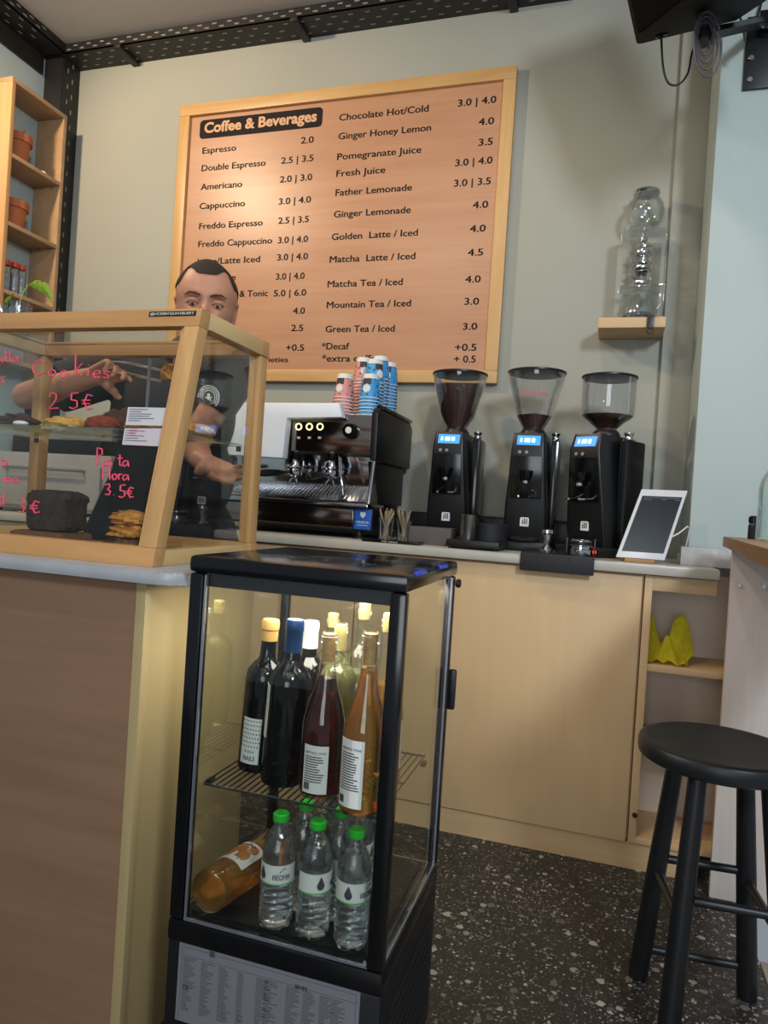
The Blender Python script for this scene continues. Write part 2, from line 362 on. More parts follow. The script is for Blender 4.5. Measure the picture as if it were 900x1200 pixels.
def obj(name, mb, mt, parent=None, loc=None, label=None, sharp=35, kind=None):
    me = bpy.data.meshes.new(name); mb.bm.to_mesh(me); mb.bm.free()
    for x in (mt if isinstance(mt, (list, tuple)) else [mt]): me.materials.append(M[x] if isinstance(x, str) else x)
    o = bpy.data.objects.new(name, me); COL.objects.link(o)
    if parent: me.transform(Matrix.Translation(-wloc(parent))); o.parent = parent
    elif loc is not None: me.transform(Matrix.Translation(-Vector(loc))); o.location = loc
    try: me.set_sharp_from_angle(angle=math.radians(sharp))
    except Exception: pass
    if label: o['label'] = label
    if kind: o['kind'] = kind
    return o
def tag(o, label, cat, group=None, kind=None):
    o['label'] = label; o['category'] = cat
    if group: o['group'] = group
    if kind: o['kind'] = kind
    return o
def thing(name, label, cat, loc=(0,0,0), group=None):
    o = bpy.data.objects.new(name, None); COL.objects.link(o); o.location = loc; o.empty_display_size = .05
    return tag(o, label, cat, group)
def struct(name, mb, mt): return obj(name, mb, mt, kind='structure')
def dup(root, loc=None, rotz=None, label=None, group=None):
    def cp(o, parent):
        c = o.copy(); COL.objects.link(c)
        if parent: c.parent = parent
        for ch in o.children: cp(ch, c)
        return c
    r = cp(root, None)
    if loc is not None: r.location = loc
    if rotz is not None: r.rotation_euler = (0, 0, rotz)
    if label: r['label'] = label
    if group: r['group'] = group
    return r
def textmesh(s, size=1, ext=.0004, align='LEFT', bold=0.0):
    c = bpy.data.curves.new('t', 'FONT'); c.body = s; c.size = size; c.extrude = ext; c.align_x = align; c.offset = bold; c.resolution_u = 3
    o = bpy.data.objects.new('t', c); COL.objects.link(o)
    dg = bpy.context.evaluated_depsgraph_get(); me = bpy.data.meshes.new_from_object(o.evaluated_get(dg))
    bpy.data.objects.remove(o); bpy.data.curves.remove(c); return me
def basis(o, x, y):
    x = Vector(x).normalized(); y = Vector(y).normalized(); z = x.cross(y)
    mm = Matrix((x, y, z)).transposed().to_4x4(); mm.translation = Vector(o); return mm
XZ = ((1,0,0), (0,0,1))
def put_text(mb, s, o, xd, yd, size, width=None, align='LEFT', bold=0.0, ext=.0004):
    me = textmesh(s, size, ext, align, bold)
    if not me.vertices: return mb
    if width:
        xs = [v.co.x for v in me.vertices]; k = width/(max(xs)-min(xs)); me.transform(Matrix.Translation((-min(xs) if align == 'LEFT' else 0, 0, 0))); me.transform(Matrix.Diagonal((k, 1, 1, 1)))
    mb.add(me, basis(o, xd, yd)); 
    bpy.data.meshes.remove(me); return mb
def wrap_text(mb, s, c, r, ang, z, size, width=None, bold=0.0):
    """lettering bent around a vertical cylinder at c, centred on direction ang"""
    me = textmesh(s, size, .0002, 'CENTER', bold)
    if not me.vertices: return mb
    n = len(mb.bm.verts); mb.bm.from_mesh(me); mb.bm.verts.ensure_lookup_table()
    k = 1
    if width: xs = [v.co.x for v in me.vertices]; k = width/(max(xs)-min(xs))
    for v in mb.bm.verts[n:]:
        a = ang + v.co.x*k/r; rr = r+.0006+v.co.z
        v.co = Vector(c)+Vector((rr*math.cos(a), rr*math.sin(a), z+v.co.y))
    bpy.data.meshes.remove(me); return mb
def patch(mb, c, r, a0, a1, z0, z1, n=14, t=.0005):
    """label wrapped on a vertical cylinder"""
    c = Vector(c); cols = []
    for i in range(n+1):
        a = a0+(a1-a0)*i/n; d = Vector((math.cos(a), math.sin(a), 0))
        cols.append([mb.bm.verts.new(c+d*(r+k*t)+Vector((0,0,z))) for k in (0, 1) for z in (z0, z1)])
    fs = []
    for a, b in zip(cols, cols[1:]):
        for i, j in ((0,1),(1,3),(3,2),(2,0)): fs.append(mb.bm.faces.new((a[i], b[i], b[j], a[j])))
    fs += [mb.bm.faces.new([cols[0][i] for i in (0,1,3,2)]), mb.bm.faces.new([cols[-1][i] for i in (0,2,3,1)])]
    bmesh.ops.recalc_face_normals(mb.bm, faces=fs); mb._fin(fs, True); return mb

# ================================================================== THE SETTING
struct('floor', MB().box(-3.0, .43, -1.6, 3.1, -.06, 0), 'terrazzo')
mb = MB()
for i in range(8):
    for j in range(2): mb.box(.432+j*.402, .83+j*.402, -1.6+i*.452, -1.152+i*.452, -.06, .001, .002)
struct('floor_strip', mb, 'tile')
struct('wall_back', MB().box(-3.0, 1.2, 2.94, 3.1, 0, 3.3), 'wall')
struct('wall_left', MB().box(-3.0, -2.76, -.8, 3.1, 0, 3.3), 'wall_daylit')
struct('wall_right', MB().box(.262, 1.2, 2.62, 2.94, 0, 3.19, .004), 'wall_daylit')
struct('trim_1', MB().box(.152, .262, 2.905, 2.94, .953, 3.19, .003), 'wall')
struct('ceiling', MB().box(-3.0, 1.2, -.8, 3.1, 3.19, 3.3), 'ceiling')
# slotted steel beams under the ceiling and the corner post
def slots(mb, o, u, v, n, rows, pu, pv, lu=.022, lv=.006):
    o, u, v = Vector(o), Vector(u), Vector(v); mb.mi = 1; nn = u.cross(v)
    for r in range(rows):
        for k in range(n):
            c = o+u*(pu*(k+.5*(r % 2)))+v*(pv*r); a = u*lu/2; b = v*lv/2; d = nn*.001
            mb.hexa([c-a-b-d, c+a-b-d, c+a+b-d, c-a+b-d, c-a-b+d, c+a-b+d, c+a+b+d, c-a+b+d])
    mb.mi = 0
mb = MB().box(-2.76, .9, 2.80, 2.94, 3.146, 3.15).box(-2.76, .9, 2.80, 2.806, 3.146, 3.19)
slots(mb, (-2.6, 2.83, 3.146), (1,0,0), (0,1,0), 46, 3, .075, .04)
slots(mb, (-2.6, 2.80, 3.16), (1,0,0), (0,0,1), 46, 2, .075, .016)
for x in (-2.32, -1.42, -.5): mb.box(x-.018, x+.018, 2.79, 2.94, 3.128, 3.146, .003)
struct('trim_2', mb, ['beam', 'slot'])
mb = MB().box(-2.76, -2.62, -.8, 2.80, 3.146, 3.15).box(-2.626, -2.62, -.8, 2.80, 3.146, 3.19).box(-2.76, -2.745, -.8, 2.8, 3.06, 3.146)
slots(mb, (-2.72, .9, 3.146), (0,1,0), (1,0,0), 24, 3, .075, .04)
slots(mb, (-2.62, .9, 3.16), (0,1,0), (0,0,1), 24, 2, .075, .016)
struct('trim_3', mb, ['beam', 'slot'])
mb = MB().box(-2.76, -2.655, 2.825, 2.835, 0, 3.146).box(-2.665, -2.652, 2.83, 2.94, 0, 3.146)
slots(mb, (-2.652, 2.86, 1.9), (0,0,1), (0,1,0), 17, 2, .075, .03)
struct('trim_4', mb, ['beam', 'slot'])
# back splash strip at the left end of the back counter
struct('trim_5', MB().box(-2.6, -1.55, 2.925, 2.94, .953, 1.22, .002), 'marble_edge')

# ================================================================== BACK COUNTER
cab = thing('base_cabinet', 'long beech base cabinet with plain doors under the coffee machine worktop', 'cabinet', (-1.2, 2.6, 0))
obj('carcass', MB().box(-2.65, .118, 2.385, 2.93, .085, .92), 'beech_z', cab)
for a, b in ((-2.6, -1.71), (-1.70, -.83), (-.825, .113)):
    d = obj('door', MB().box(a, b, 2.365, 2.384, .085, .915, .002), 'beech_z', cab)
obj('plinth', MB().box(-2.65, .325, 2.375, 2.395, 0, .083), 'beech_x', cab)
obj('screw_cap', MB().cyl(PY(744, 955, 2.364), .008, .006, (0,-1,0), 16, bev=.002), 'black', cab)
osu = thing('open_shelf_unit', 'open beech shelf unit at the right end of the back counter', 'shelf unit', (.3, 2.6, .085))
for nm, b_ in (('side_panel', (.120, .143, 2.366, 2.92, .085, .918)), ('side_panel', (.53, .55, 2.366, 2.61, .085, .918)), ('back_panel', (.143, .53, 2.60, 2.615, .085, .918)), ('front_rail', (.143, .325, 2.366, 2.384, .872, .918)),
               ('bottom_panel', (.143, .53, 2.366, 2.60, .085, .105))):
    obj(nm, MB().box(*b_, .0012), 'beech_pale' if nm == 'back_panel' else 'beech_z', osu)
for z in (.622, .375): obj('shelf', MB().box(.143, .53, 2.37, 2.60, z, z+.022, .0012), 'beech_x', osu)
mb = MB().box(-2.68, .328, 2.34, 2.93, .921, .953, .007)
tag(obj('worktop', mb, 'marble_edge', None, (-1.2, 2.64, .921)), 'pale long worktop of the back counter under the espresso machine and grinders', 'worktop')
# stone upstand
p = PZ(797, 662, .953)
up = obj('stone_block', MB().box(p.x, .60, p.y, p.y+.055, .953, 1.012, .003).box(p.x+.004, .596, p.y+.056, 2.617, .953, .985, .003), 'stone', None, (.4, 2.5, .953))
tag(up, 'pale veined stone block lying on the worktop end behind the tablet', 'stone block')
# yellow cloth: a crumpled sheet heaped on the shelf
def crumple(c, w, d, h, seed, peaks):
    mb = MB(); rnd = random.Random(seed); n = 26; g = [[None]*(n+1) for _ in range(n+1)]
    for i in range(n+1):
        for j in range(n+1):
            u, v = i/n*2-1, j/n*2-1
            z = .004
            for (pu, pv, ph, pw) in peaks: z += ph*math.exp(-((u-pu)**2+(v-pv)**2)/pw)
            z += .012*abs(math.sin(5*u+3*v+seed))*math.exp(-(u*u+v*v)) + .006*math.sin(11*u-7*v)
            k = 1-.25*abs(math.sin(2.5*math.atan2(v, u)+seed))
            g[i][j] = mb.bm.verts.new((c[0]+u*w*k, c[1]+v*d*k, c[2]+max(.002, z)))
    fs = [mb.bm.faces.new((g[i][j], g[i+1][j], g[i+1][j+1], g[i][j+1])) for i in range(n) for j in range(n)]
    mb._fin(fs, True); r = bmesh.ops.solidify(mb.bm, geom=fs, thickness=.003); return mb
p1 = PY(778, 776, 2.44)
tag(obj('cleaning_cloth', crumple((p1.x+.005, 2.44, .6445), .082, .065, .1, 3, ((-.75, .1, .135, .10), (.62, .2, .10, .12), (-.05, -.4, .05, .12), (.3, .2, .07, .3))), 'cloth', None, (p1.x, 2.44, .644)),
    'crumpled bright yellow cleaning cloth on the open shelf', 'cloth')

# ================================================================== SERVING COUNTER (LEFT)
sc_ = thing('serving_counter', 'brown fronted serving counter under the pastry display case', 'counter', (-1.4, 1.35, 0))
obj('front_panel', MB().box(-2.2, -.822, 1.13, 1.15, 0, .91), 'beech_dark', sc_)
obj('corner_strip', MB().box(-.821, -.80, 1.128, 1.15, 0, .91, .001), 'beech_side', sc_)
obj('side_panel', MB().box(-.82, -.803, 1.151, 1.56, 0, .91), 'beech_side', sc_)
mb = MB(); pts = [(-2.25, 1.10)]
for i in range(9): a = -math.pi/2+math.pi/2*i/8; pts.append((-.765+.06*math.cos(a), 1.16+.06*math.sin(a)))
pts += [(-.705, 1.62), (-2.25, 1.62)]
mb.prism([(x, y, .911) for x, y in pts], (0, 0, .026), .009)
tag(obj('counter_slab', mb, 'marble', None, (-1.4, 1.35, .911)), 'grey slab with rounded corner on top of the brown serving counter', 'worktop')

# ================================================================== DISPLAY CASE
z0, z1 = .937, 1.454; YB, YT, YR = 1.15, 1.265, 1.567; XL, XR = -1.475, -.806; T = .034
dc = thing('display_case', 'pine framed glass pastry display case with sloping front on the serving counter', 'display case', (-1.14, 1.36, z0))
def yf(z): return YB+(YT-YB)*(z-z0)/(z1-z0)
def slab(x0, x1, za, zb, y0f, y1f):   # box whose front and back y follow functions of z
    return [(x0,y0f(za),za),(x1,y0f(za),za),(x1,y1f(za),za),(x0,y1f(za),za),(x0,y0f(zb),zb),(x1,y0f(zb),zb),(x1,y1f(zb),zb),(x0,y1f(zb),zb)]
fr = lambda z: yf(z); fr2 = lambda z: yf(z)+T; rr0 = lambda z: YR-T; rr1 = lambda z: YR
obj('base_panel', MB().box(XL+.01, XR-.01, YB+.02, YR-.01, z0, z0+.016), 'case_x', dc)
obj('front_bottom_rail', MB().hexa(slab(XL, XR, z0, z0+.036, fr, fr2), .002), 'case_x', dc)
obj('front_top_rail', MB().hexa(slab(XL, XR, z1-.038, z1, fr, fr2), .002), 'case_x', dc)
obj('rear_bottom_rail', MB().box(XL, XR, YR-T, YR, z0, z0+.034, .002), 'case_x', dc)
obj('rear_top_rail', MB().box(XL, XR, YR-T, YR, z1-.036, z1, .002), 'case_x', dc)
obj('top_pane', MB().box(XL+T, XR-T, YT+T, YR-T, z1-.010, z1-.005), 'pane', dc)
for x in (XL, XR-T):
    obj('front_stile', MB().hexa(slab(x, x+T, z0+.036, z1-.038, fr, fr2), .002), 'case_z', dc)
    obj('rear_stile', MB().box(x, x+T*.9, YR-T, YR, z0+.034, z1-.036, .002), 'case_z', dc)
    obj('side_bottom_rail', MB().box(x+.002, x+T-.002, YB+T+.004, YR-T, z0, z0+.03, .002), 'case_y', dc)
    obj('side_top_rail', MB().box(x, x+T, YT+T, YR-T, z1-.036, z1, .002), 'case_y', dc)
    xx = x+T*.5
    obj('side_pane', MB().prism([(xx, yf(z0+.03)+T, z0+.03), (xx, YR-T, z0+.03), (xx, YR-T, z1-.036), (xx, yf(z1-.036)+T, z1-.036)], (.004, 0, 0)), 'pane', dc)
# inner bead of the front opening
for x in (XL+T, XR-T-.010): obj('front_bead', MB().hexa(slab(x, x+.010, z0+.036, z1-.038, lambda z: yf(z)+.008, lambda z: yf(z)+.026)), 'case_z', dc)
front = obj('front_pane', MB().hexa(slab(XL+T, XR-T, z0+.03, z1-.03, lambda z: yf(z)+.013, lambda z: yf(z)+.017)), 'pane', dc)
obj('sliding_door', MB().box(-1.13, XR-T, YR-.016, YR-.012, z0+.03, z1-.036), 'pane', dc)
obj('door_edge', MB().box(-1.134, -1.129, YR-.018, YR-.011, z0+.034, z1-.036), 'silver_edge', dc)
zs = 1.204
obj('glass_shelf', MB().box(XL+T, XR-T-.002, yf(zs)+.03, YR-T-.006, zs-.006, zs, .0008), 'shelf_glass', dc)
for x in (XL+T+.004, XR-T-.004):
    for y in (1.25, 1.515): obj('shelf_peg', MB().cyl((x, y, zs-.018), .006, .012, seg=12), 'black', dc)
pf = PP(203, 367, Vector((0, YB-.0012, z0)), Vector((0, -(z1-z0), YT-YB)).normalized())   # name strip on the top rail
tl = Vector((0, YT-YB, z1-z0)).normalized()
L = PP(174, 371, Vector((0, YB-.001, z0)), tl.cross(Vector((1,0,0)))); R_ = PP(229, 370, Vector((0, YB-.001, z0)), tl.cross(Vector((1,0,0))))
mb = MB(); w_ = R_.x-L.x; mb.add(textmesh('', 1)) if False else None
c = L; mb.hexa([c, c+Vector((w_,0,0)), c+Vector((w_,.002,0)), c+Vector((0,.002,0)), c+tl*.011, c+tl*.011+Vector((w_,0,0)), c+tl*.011+Vector((w_,.002,0)), c+tl*.011+Vector((0,.002,0))])
ns = obj('name_strip', mb, 'black', dc)
obj('lettering', put_text(MB(), '@UCEEBYQUNYBUEET', L+tl*.003+Vector((.004, -.0006, 0)), (1,0,0), tl, .0075, w_-.008), 'white_print', ns)

# hand lettering on the panes: strokes given in a unit box
GL = {'C': [[(.95,.85),(.6,1),(.2,.8),(.05,.45),(.2,.1),(.55,0),(.95,.2)]], 'o': [[(.5,.6),(.15,.5),(.05,.25),(.25,.02),(.6,.02),(.85,.3),(.7,.55),(.45,.6)]],
 'k': [[(.15,1),(.1,0)],[(.8,.6),(.15,.25),(.8,0)]], 'i': [[(.4,.6),(.35,0)],[(.45,.85),(.46,.9)]], 'e': [[(.1,.3),(.8,.38),(.7,.6),(.3,.6),(.05,.3),(.3,.02),(.8,.1)]],
 's': [[(.8,.55),(.4,.62),(.15,.45),(.7,.22),(.6,.03),(.1,.05)]], 'S': [[(.9,1),(.3,.95),(.2,.55),(.75,.5),(.8,.15),(.4,0),(.05,.08)]], '2': [[(.05,.75),(.3,1),(.75,.9),(.7,.55),(.05,0),(.95,.05)]],
 '5': [[(.9,1),(.25,.95),(.2,.55),(.75,.5),(.8,.15),(.4,0),(.05,.08)]], '3': [[(.1,.9),(.6,1),(.75,.75),(.35,.52),(.8,.35),(.6,.02),(.05,.05)]], 'E': [[(.95,.9),(.5,1),(.2,.5),(.5,0),(.95,.1)],[(0,.6),(.75,.62)],[(0,.38),(.7,.4)]],
 'P': [[(.15,0),(.2,1),(.75,.95),(.8,.65),(.2,.5)]], 'a': [[(.8,.55),(.3,.6),(.05,.25),(.3,.02),(.75,.3),(.8,.55),(.85,.02)]], 't': [[(.45,.95),(.4,.1),(.7,.02)],[(.1,.62),(.8,.66)]],
 'F': [[(.15,0),(.2,1),(.95,1)],[(.15,.52),(.75,.55)]], 'l': [[(.35,1),(.4,0)]], 'r': [[(.15,.6),(.2,0)],[(.2,.4),(.5,.6),(.85,.55)]], 'u': [[(.1,.6),(.15,.1),(.5,.02),(.75,.5),(.8,.6),(.82,0)]],
 'm': [[(.1,.6),(.1,0)],[(.1,.45),(.35,.6),(.45,.4),(.45,0)],[(.45,.45),(.75,.6),(.88,.35),(.9,0)]], 'd': [[(.75,.55),(.3,.55),(.1,.25),(.35,.02),(.7,.2)],[(.8,1),(.8,0)]], '.': [[(.4,.02),(.45,.06)]],
 'b': [[(.15,1),(.15,0),(.6,.02),(.85,.3),(.6,.58),(.15,.4)]], '^': [[(0,0),(.5,.5),(1,.1)]]}
def scrawl(mb, items, plane_o, plane_n, r=.0016):
    for ch, x, y, w, h in items:            # pixel of the lower-left corner, width and height in pixels
        for st in GL[ch]:
            pts = [PP(x+u*w-.06*(0), y-v*h+u*w*.03, plane_o, plane_n) for u, v in st]
            sm = []
            for a, b in zip(pts, pts[1:]): sm += [a, a.lerp(b, .5)]
            mb.tube(sm+[pts[-1]], r, 6)
    return mb
fo = Vector((0, YB+.0115, z0)); fn = tl.cross(Vector((1,0,0)))
its = [('C', 37,439,17,17),('o',56,441,11,13),('o',70,442,11,13),('k',87,440,12,24),('i',101,441,6,15),('e',108,443,12,14),('s',120,443,11,13),
       ]; obj('handwriting', scrawl(MB(), its, fo, fn), 'marker', front); its = [('2',57,479,12,19)]; obj('handwriting', scrawl(MB(), its, fo, fn), 'marker', front); its = [('5',81,479,12,19),('E',96,480,13,18)]
obj('handwriting', scrawl(MB(), its, fo, fn), 'marker', front)
its = [('a',-3,425,7,11),('t',4,424,6,14),('t',9,424,6,14),('e',14,424,7,9),('r',20,424,5,9),]; obj('handwriting', scrawl(MB(), its, fo, fn, .0013), 'marker', front); its = [('s',0,449,7,13)]
obj('handwriting', scrawl(MB(), its, fo, fn, .0013), 'marker', front)
its = [('P',112,545,10,20),('a',120,546,7,10),('s',126,546,7,12),('t',137,546,8,14),('a',143,547,9,12),
       ]; obj('handwriting', scrawl(MB(), its, fo, fn), 'marker', front); its = [('F',119,562,9,17),('l',127,562,4,16),('o',131,562,7,11),('r',138,562,6,11),('a',143,563,9,11)]; obj('handwriting', scrawl(MB(), its, fo, fn), 'marker', front); its = [('3',123,580,8,13),('.',132,580,3,3),('5',139,583,9,15),('E',148,583,9,12)]
obj('handwriting', scrawl(MB(), its, fo, fn), 'marker', front)
its = [('o',1,546,9,12)]; obj('handwriting', scrawl(MB(), its, fo, fn), 'marker', front); its = [('m',4,566,9,10),('a',14,566,8,10)]; obj('handwriting', scrawl(MB(), its, fo, fn), 'marker', front); its = [('d',-2,592,8,16)]; obj('handwriting', scrawl(MB(), its, fo, fn), 'marker', front); its = [('3',21,600,10,16),('E',35,601,12,14)]
obj('handwriting', scrawl(MB(), its, fo, fn), 'marker', front)

# price cards leaning on the glass shelf edge (white above, pink-stained below)
def card(name, px, label, mt, lines):
    mb = MB(); o = Vector((0, YB+.024, z0)); q = [PP(x, y, o, fn) for x, y in px]; d = fn*-.0012 if fn.y < 0 else fn*.0012
    mb.prism(q, d); c = obj(name, mb, mt, None, tuple(q[3]))
    tag(c, label, 'card'); mb = MB(); a = q[3]
    ux, uy = (q[2]-q[3]), (q[0]-q[3]); off = -d*.9
    for i, k in enumerate(lines):
        s = a+uy*(.86-.75*i/len(lines))+ux*.06+off; e = s+ux*k; t = uy*.025
        mb.hexa([s, e, e+d*.3, s+d*.3, s+t, e+t, e+t+d*.3, s+t+d*.3])
    obj('print', mb, 'label_ink', c); return c
card('price_card', [(150,477),(196,478),(195,499),(147,498)], 'white printed card standing above the glass shelf edge in the display case', 'paper', (.45, .3, .55, .5, .62, .3))
card('price_card', [(146,502),(191,502),(187,523),(143,521)], 'pink tinted printed card hanging below the glass shelf edge', 'paper_pink', (.5, .25, .5, .35, .6))

# ---------------------------------------------------------------- baked goods
def lump(c, rx, ry, rz, seed, amp=.12, freq=3.2, flat=.0):
    rnd = random.Random(seed); ph = [(rnd.uniform(0,6.3), rnd.uniform(.6,1.4), rnd.uniform(.6,1.4), rnd.uniform(.6,1.4)) for _ in range(6)]
    def fn(p):
        k = 1
        for a, b, e, f in ph: k += amp/3*math.sin(freq*(b*p.x+e*p.y*1.3+f*p.z*1.7)*1.6+a)
        return k
    mb = MB().ball(c, rx, ry, rz, 28, 16, fn)
    for v in mb.bm.verts: v.co.z = max(v.co.z, c[2]-rz*.55)
    return mb
def cookie(px, py, Y, w, h, mt, label, seed, chips=0, zbase=None, cat='cookie', name='cookie', ry=None, group=None, amp=.12):
    p = PY(px, py, Y); k = (p-CAM).dot(cf)/FPX; rx, rz = w*k/2, h*k/1.55
    zb = p.z if zbase is None else zbase
    c = (p.x, Y, zb+rz*.55); mb = lump(c, rx, ry or rx, rz, seed, amp)
    o = tag(obj(name, mb, mt, None, (p.x, Y, zb)), label, cat, group)
    if chips:
        rnd = random.Random(seed+5); mb = MB()
        for _ in range(chips):
            a = rnd.uniform(0, 6.28); q = rnd.uniform(.15, .85); z_ = math.sqrt(max(0, 1-q*q))
            mb.ball((c[0]+rx*q*math.cos(a), c[1]+(ry or rx)*q*math.sin(a), c[2]+rz*z_*.97), .0045, seg=8, rings=6)
        obj('chocolate_chip', mb, 'choc', o, kind='stuff')
    return o
zt = zs+.0006
cookie(22, 495, 1.30, 48, 15, 'cookie_dark', 'dark chocolate cookie at the left end of the glass shelf', 1, 0, zt)
cookie(78, 497, 1.30, 56, 14, 'cookie_yel', 'pale yellow cookie in the middle of the glass shelf', 2, 0, zt, ry=.042)
cookie(84, 490, 1.40, 58, 17, 'cookie', 'brown chocolate chip cookie behind the pale yellow cookie', 12, 14, zt, ry=.04)
cookie(120, 497, 1.30, 40, 17, 'cookie_red', 'reddish brown cookie beside the white price card', 3, 0, zt, ry=.036)
cookie(141, 488, 1.405, 48, 30, 'cookie_dark', 'tall dark red cookie behind the reddish brown cookie', 4, 0, zt, ry=.045)
cookie(168, 499, 1.30, 44, 12, 'cookie_yel', 'yellow cookie half hidden behind the white price card', 5, 0, zt, ry=.036)
cookie(226, 510, 1.37, 50, 15, 'cookie_yel', 'golden cookie by the right side pane of the display case', 6, 0, zt, ry=.05)
cookie(24, 497, 1.246, 20, 5, 'cup_white', 'small white saucer under the glass shelf edge cookies', 7, 0, zt, cat='saucer', name='saucer', ry=.012, amp=.02)
zb = z0+.0165
# loaf standing on a rye slab
def loaf():
    p = PY(64, 618, 1.27); k = (p-CAM).dot(cf)/FPX; w, h = 60*k, 47*k; mb = MB(); n = 44; prof = []
    for i in range(n):
        a = 2*math.pi*i/n; ca, sa = math.cos(a), math.sin(a)
        e = .30 if sa < .0 else .42
        x = math.copysign(abs(ca)**e, ca)*w/2*(1.06 if sa > .25 else .95); z = math.copysign(abs(sa)**e, sa)*h/2
        prof.append((x, z))
    rings = []; rnd = random.Random(4)
    for j in range(17):
        y = -.035+.07*j/16; s = (1-.08*abs(j-8)/8*(1 if j in (0, 16) else .3))
        rings.append([mb.bm.verts.new((p.x+x*s+rnd.uniform(-1,1)*.0028, 1.275+y, zb+.026+h/2+z*s+(rnd.uniform(-1,1)*.0028 if z > -h*.4 else 0))) for x, z in prof])
    fs = [mb.bm.faces.new(rings[0][::-1]), mb.bm.faces.new(rings[-1])]
    for a, b in zip(rings, rings[1:]):
        for i in range(n): fs.append(mb.bm.faces.new((a[i], a[(i+1)%n], b[(i+1)%n], b[i])))
    bmesh.ops.recalc_face_normals(mb.bm, faces=fs); mb._fin(fs, True); return mb, p
mb, p = loaf()
tag(obj('bread_loaf', mb, 'loaf', None, (p.x, 1.29, zb+.026), sharp=50), 'dark seeded half loaf standing on a brown slab at the bottom of the display case', 'bread')
p = PY(60, 625, 1.27); k = (p-CAM).dot(cf)/FPX
mb = MB().box(p.x-39*k, p.x+36*k, 1.225, 1.325, zb, zb+.0255, .010)
tag(obj('cake_slab', mb, 'rye', None, (p.x, 1.29, zb)), 'flat brown cake slab under the dark loaf', 'cake')
zz = zb
for i, (px, w, h, lab, mt) in enumerate(((148, 48, 17, 'thick brown cookie at the bottom of the three cookie pile', 'cookie_dark'), (152, 50, 16, 'lumpy brown cookie in the middle of the three cookie pile', 'cookie'), (153, 52, 16, 'cracked golden cookie on top of the three cookie pile', 'cookie'))):
    o = cookie(px, 630, 1.265, w, h, 'rye' if i == 0 else mt, lab, 20+i, 0, zz, ry=.038, group=None, amp=.16); p = PY(px, 630, 1.265); k = (p-CAM).dot(cf)/FPX; zz += h*k*.95
# dark menu easel with spiral edge behind the pile
a = PY(111, 616, 1.50); b = PY(160, 612, 1.50)
mb = MB().hexa([(a.x,1.45,zb),(b.x+.03,1.45,zb),(b.x+.03,1.46,zb),(a.x,1.46,zb),(a.x+.07,1.50,1.19),(b.x+.045,1.50,1.19),(b.x+.045,1.51,1.19),(a.x+.07,1.51,1.19)])
mn = obj('table_menu', mb, 'slate', None, ((a.x+b.x)/2, 1.46, zb)); tag(mn, 'black spiral bound table menu standing inside the display case', 'menu')
mb = MB()
for i in range(22):
    t = .12+.5*i/22; mb.arch((a.x+.07*t-.001, 1.45+.05*t+.005, zb+(1.19-zb)*t), .005, .0009, 0, 6.28, 'z', 10, 5)
obj('spiral_binding', mb, 'silver_edge', mn)

# ================================================================== MENU BOARD
BX0, BX1, BZ0, BZ1 = -2.035, -.468, 1.605, 2.892; FY = 2.905
mbd = thing('menu_board', 'big wooden coffee and beverages menu board with pale frame on the back wall', 'menu board', (-1.25, 2.925, BZ0))
fw = .052
obj('panel', MB().box(BX0+.01, BX1-.01, 2.922, 2.938, BZ0+.01, BZ1-.01), 'board', mbd)
obj('frame_rail', MB().box(BX0, BX1, FY, 2.938, BZ1-fw, BZ1, .003), 'board_frame_x', mbd)
obj('frame_rail', MB().box(BX0, BX1, FY, 2.938, BZ0, BZ0+fw, .003), 'board_frame_x', mbd)
obj('frame_stile', MB().box(BX0, BX0+fw, FY, 2.938, BZ0+fw, BZ1-fw, .003), 'board_frame_z', mbd)
obj('frame_stile', MB().box(BX1-fw, BX1, FY, 2.938, BZ0+fw, BZ1-fw, .003), 'board_frame_z', mbd)
def cpx(x, y): return 180+x*.4889, 60+y*.4889
YT_ = 2.9215
def bl(mb, s, x0, x1, yb, size=.040):
    a = PY(*cpx(x0, yb), YT_); b = PY(*cpx(x1, yb), YT_)
    for k in (-.0011, 0, .0011): put_text(mb, s, (a.x+k, YT_-.0001*abs(k)/.0011, a.z+abs(k)*.4), *XZ, size, b.x-a.x, bold=0, ext=.0003)
LINES = [('Espresso',117,197,246,'2.0',353,383,222),('Double Espresso',115,267,288,'2.5 | 3.5',306,382,270),('Americano',113,211,333,'2.0 | 3.0',303,379,315),
 ('Cappuccino',110,218,379,'3.0 | 4.0',300,376,368),('Freddo Espresso',109,260,427,'2.5 | 3.5',299,371,414),('Freddo Cappuccino',107,283,470,'3.0 | 4.0',298,369,461),
 ('Latte/Latte Iced',105,254,512,'3.0 | 4.0',296,369,502),('Flat White',104,196,552,'3.0 | 4.0',293,361,548),('Cold Brew/ & Tonic',103,273,592,'5.0 | 6.0',288,365,588),
 ('',0,0,0,'4.0',334,362,630),('',0,0,0,'2.5',330,358,671),('',0,0,0,'+0.5',317,360,718),('*coffee varieties',176,322,745,'',0,0,0),
 ('Chocolate Hot/Cold',445,657,167,'3.0 | 4.0',729,820,133),('Ginger Honey Lemon',443,663,212,'4.0',779,815,178),('Pomegranate Juice',440,640,261,'3.5',779,812,227),
 ('Fresh Juice',438,554,301,'3.0 | 4.0',723,811,276),('Father Lemonade',436,618,347,'3.0 | 3.5',720,807,325),('Ginger Lemonade',432,615,399,'4.0',765,801,377),
 ('Golden  Latte / Iced',427,632,453,'4.0',758,795,434),('Matcha  Latte / Iced',422,626,507,'4.5',753,789,491),('Matcha Tea / Iced',417,596,566,'4.0',747,783,555),
 ('Mountain Tea / Iced',415,616,616,'3.0',745,779,608),('Green Tea / Iced',412,577,674,'3.0',741,775,668),('*Decaf',403,468,715,'+0.5',722,773,718),('*extra coffee',403,545,744,'+ 0.5',720,771,746)]
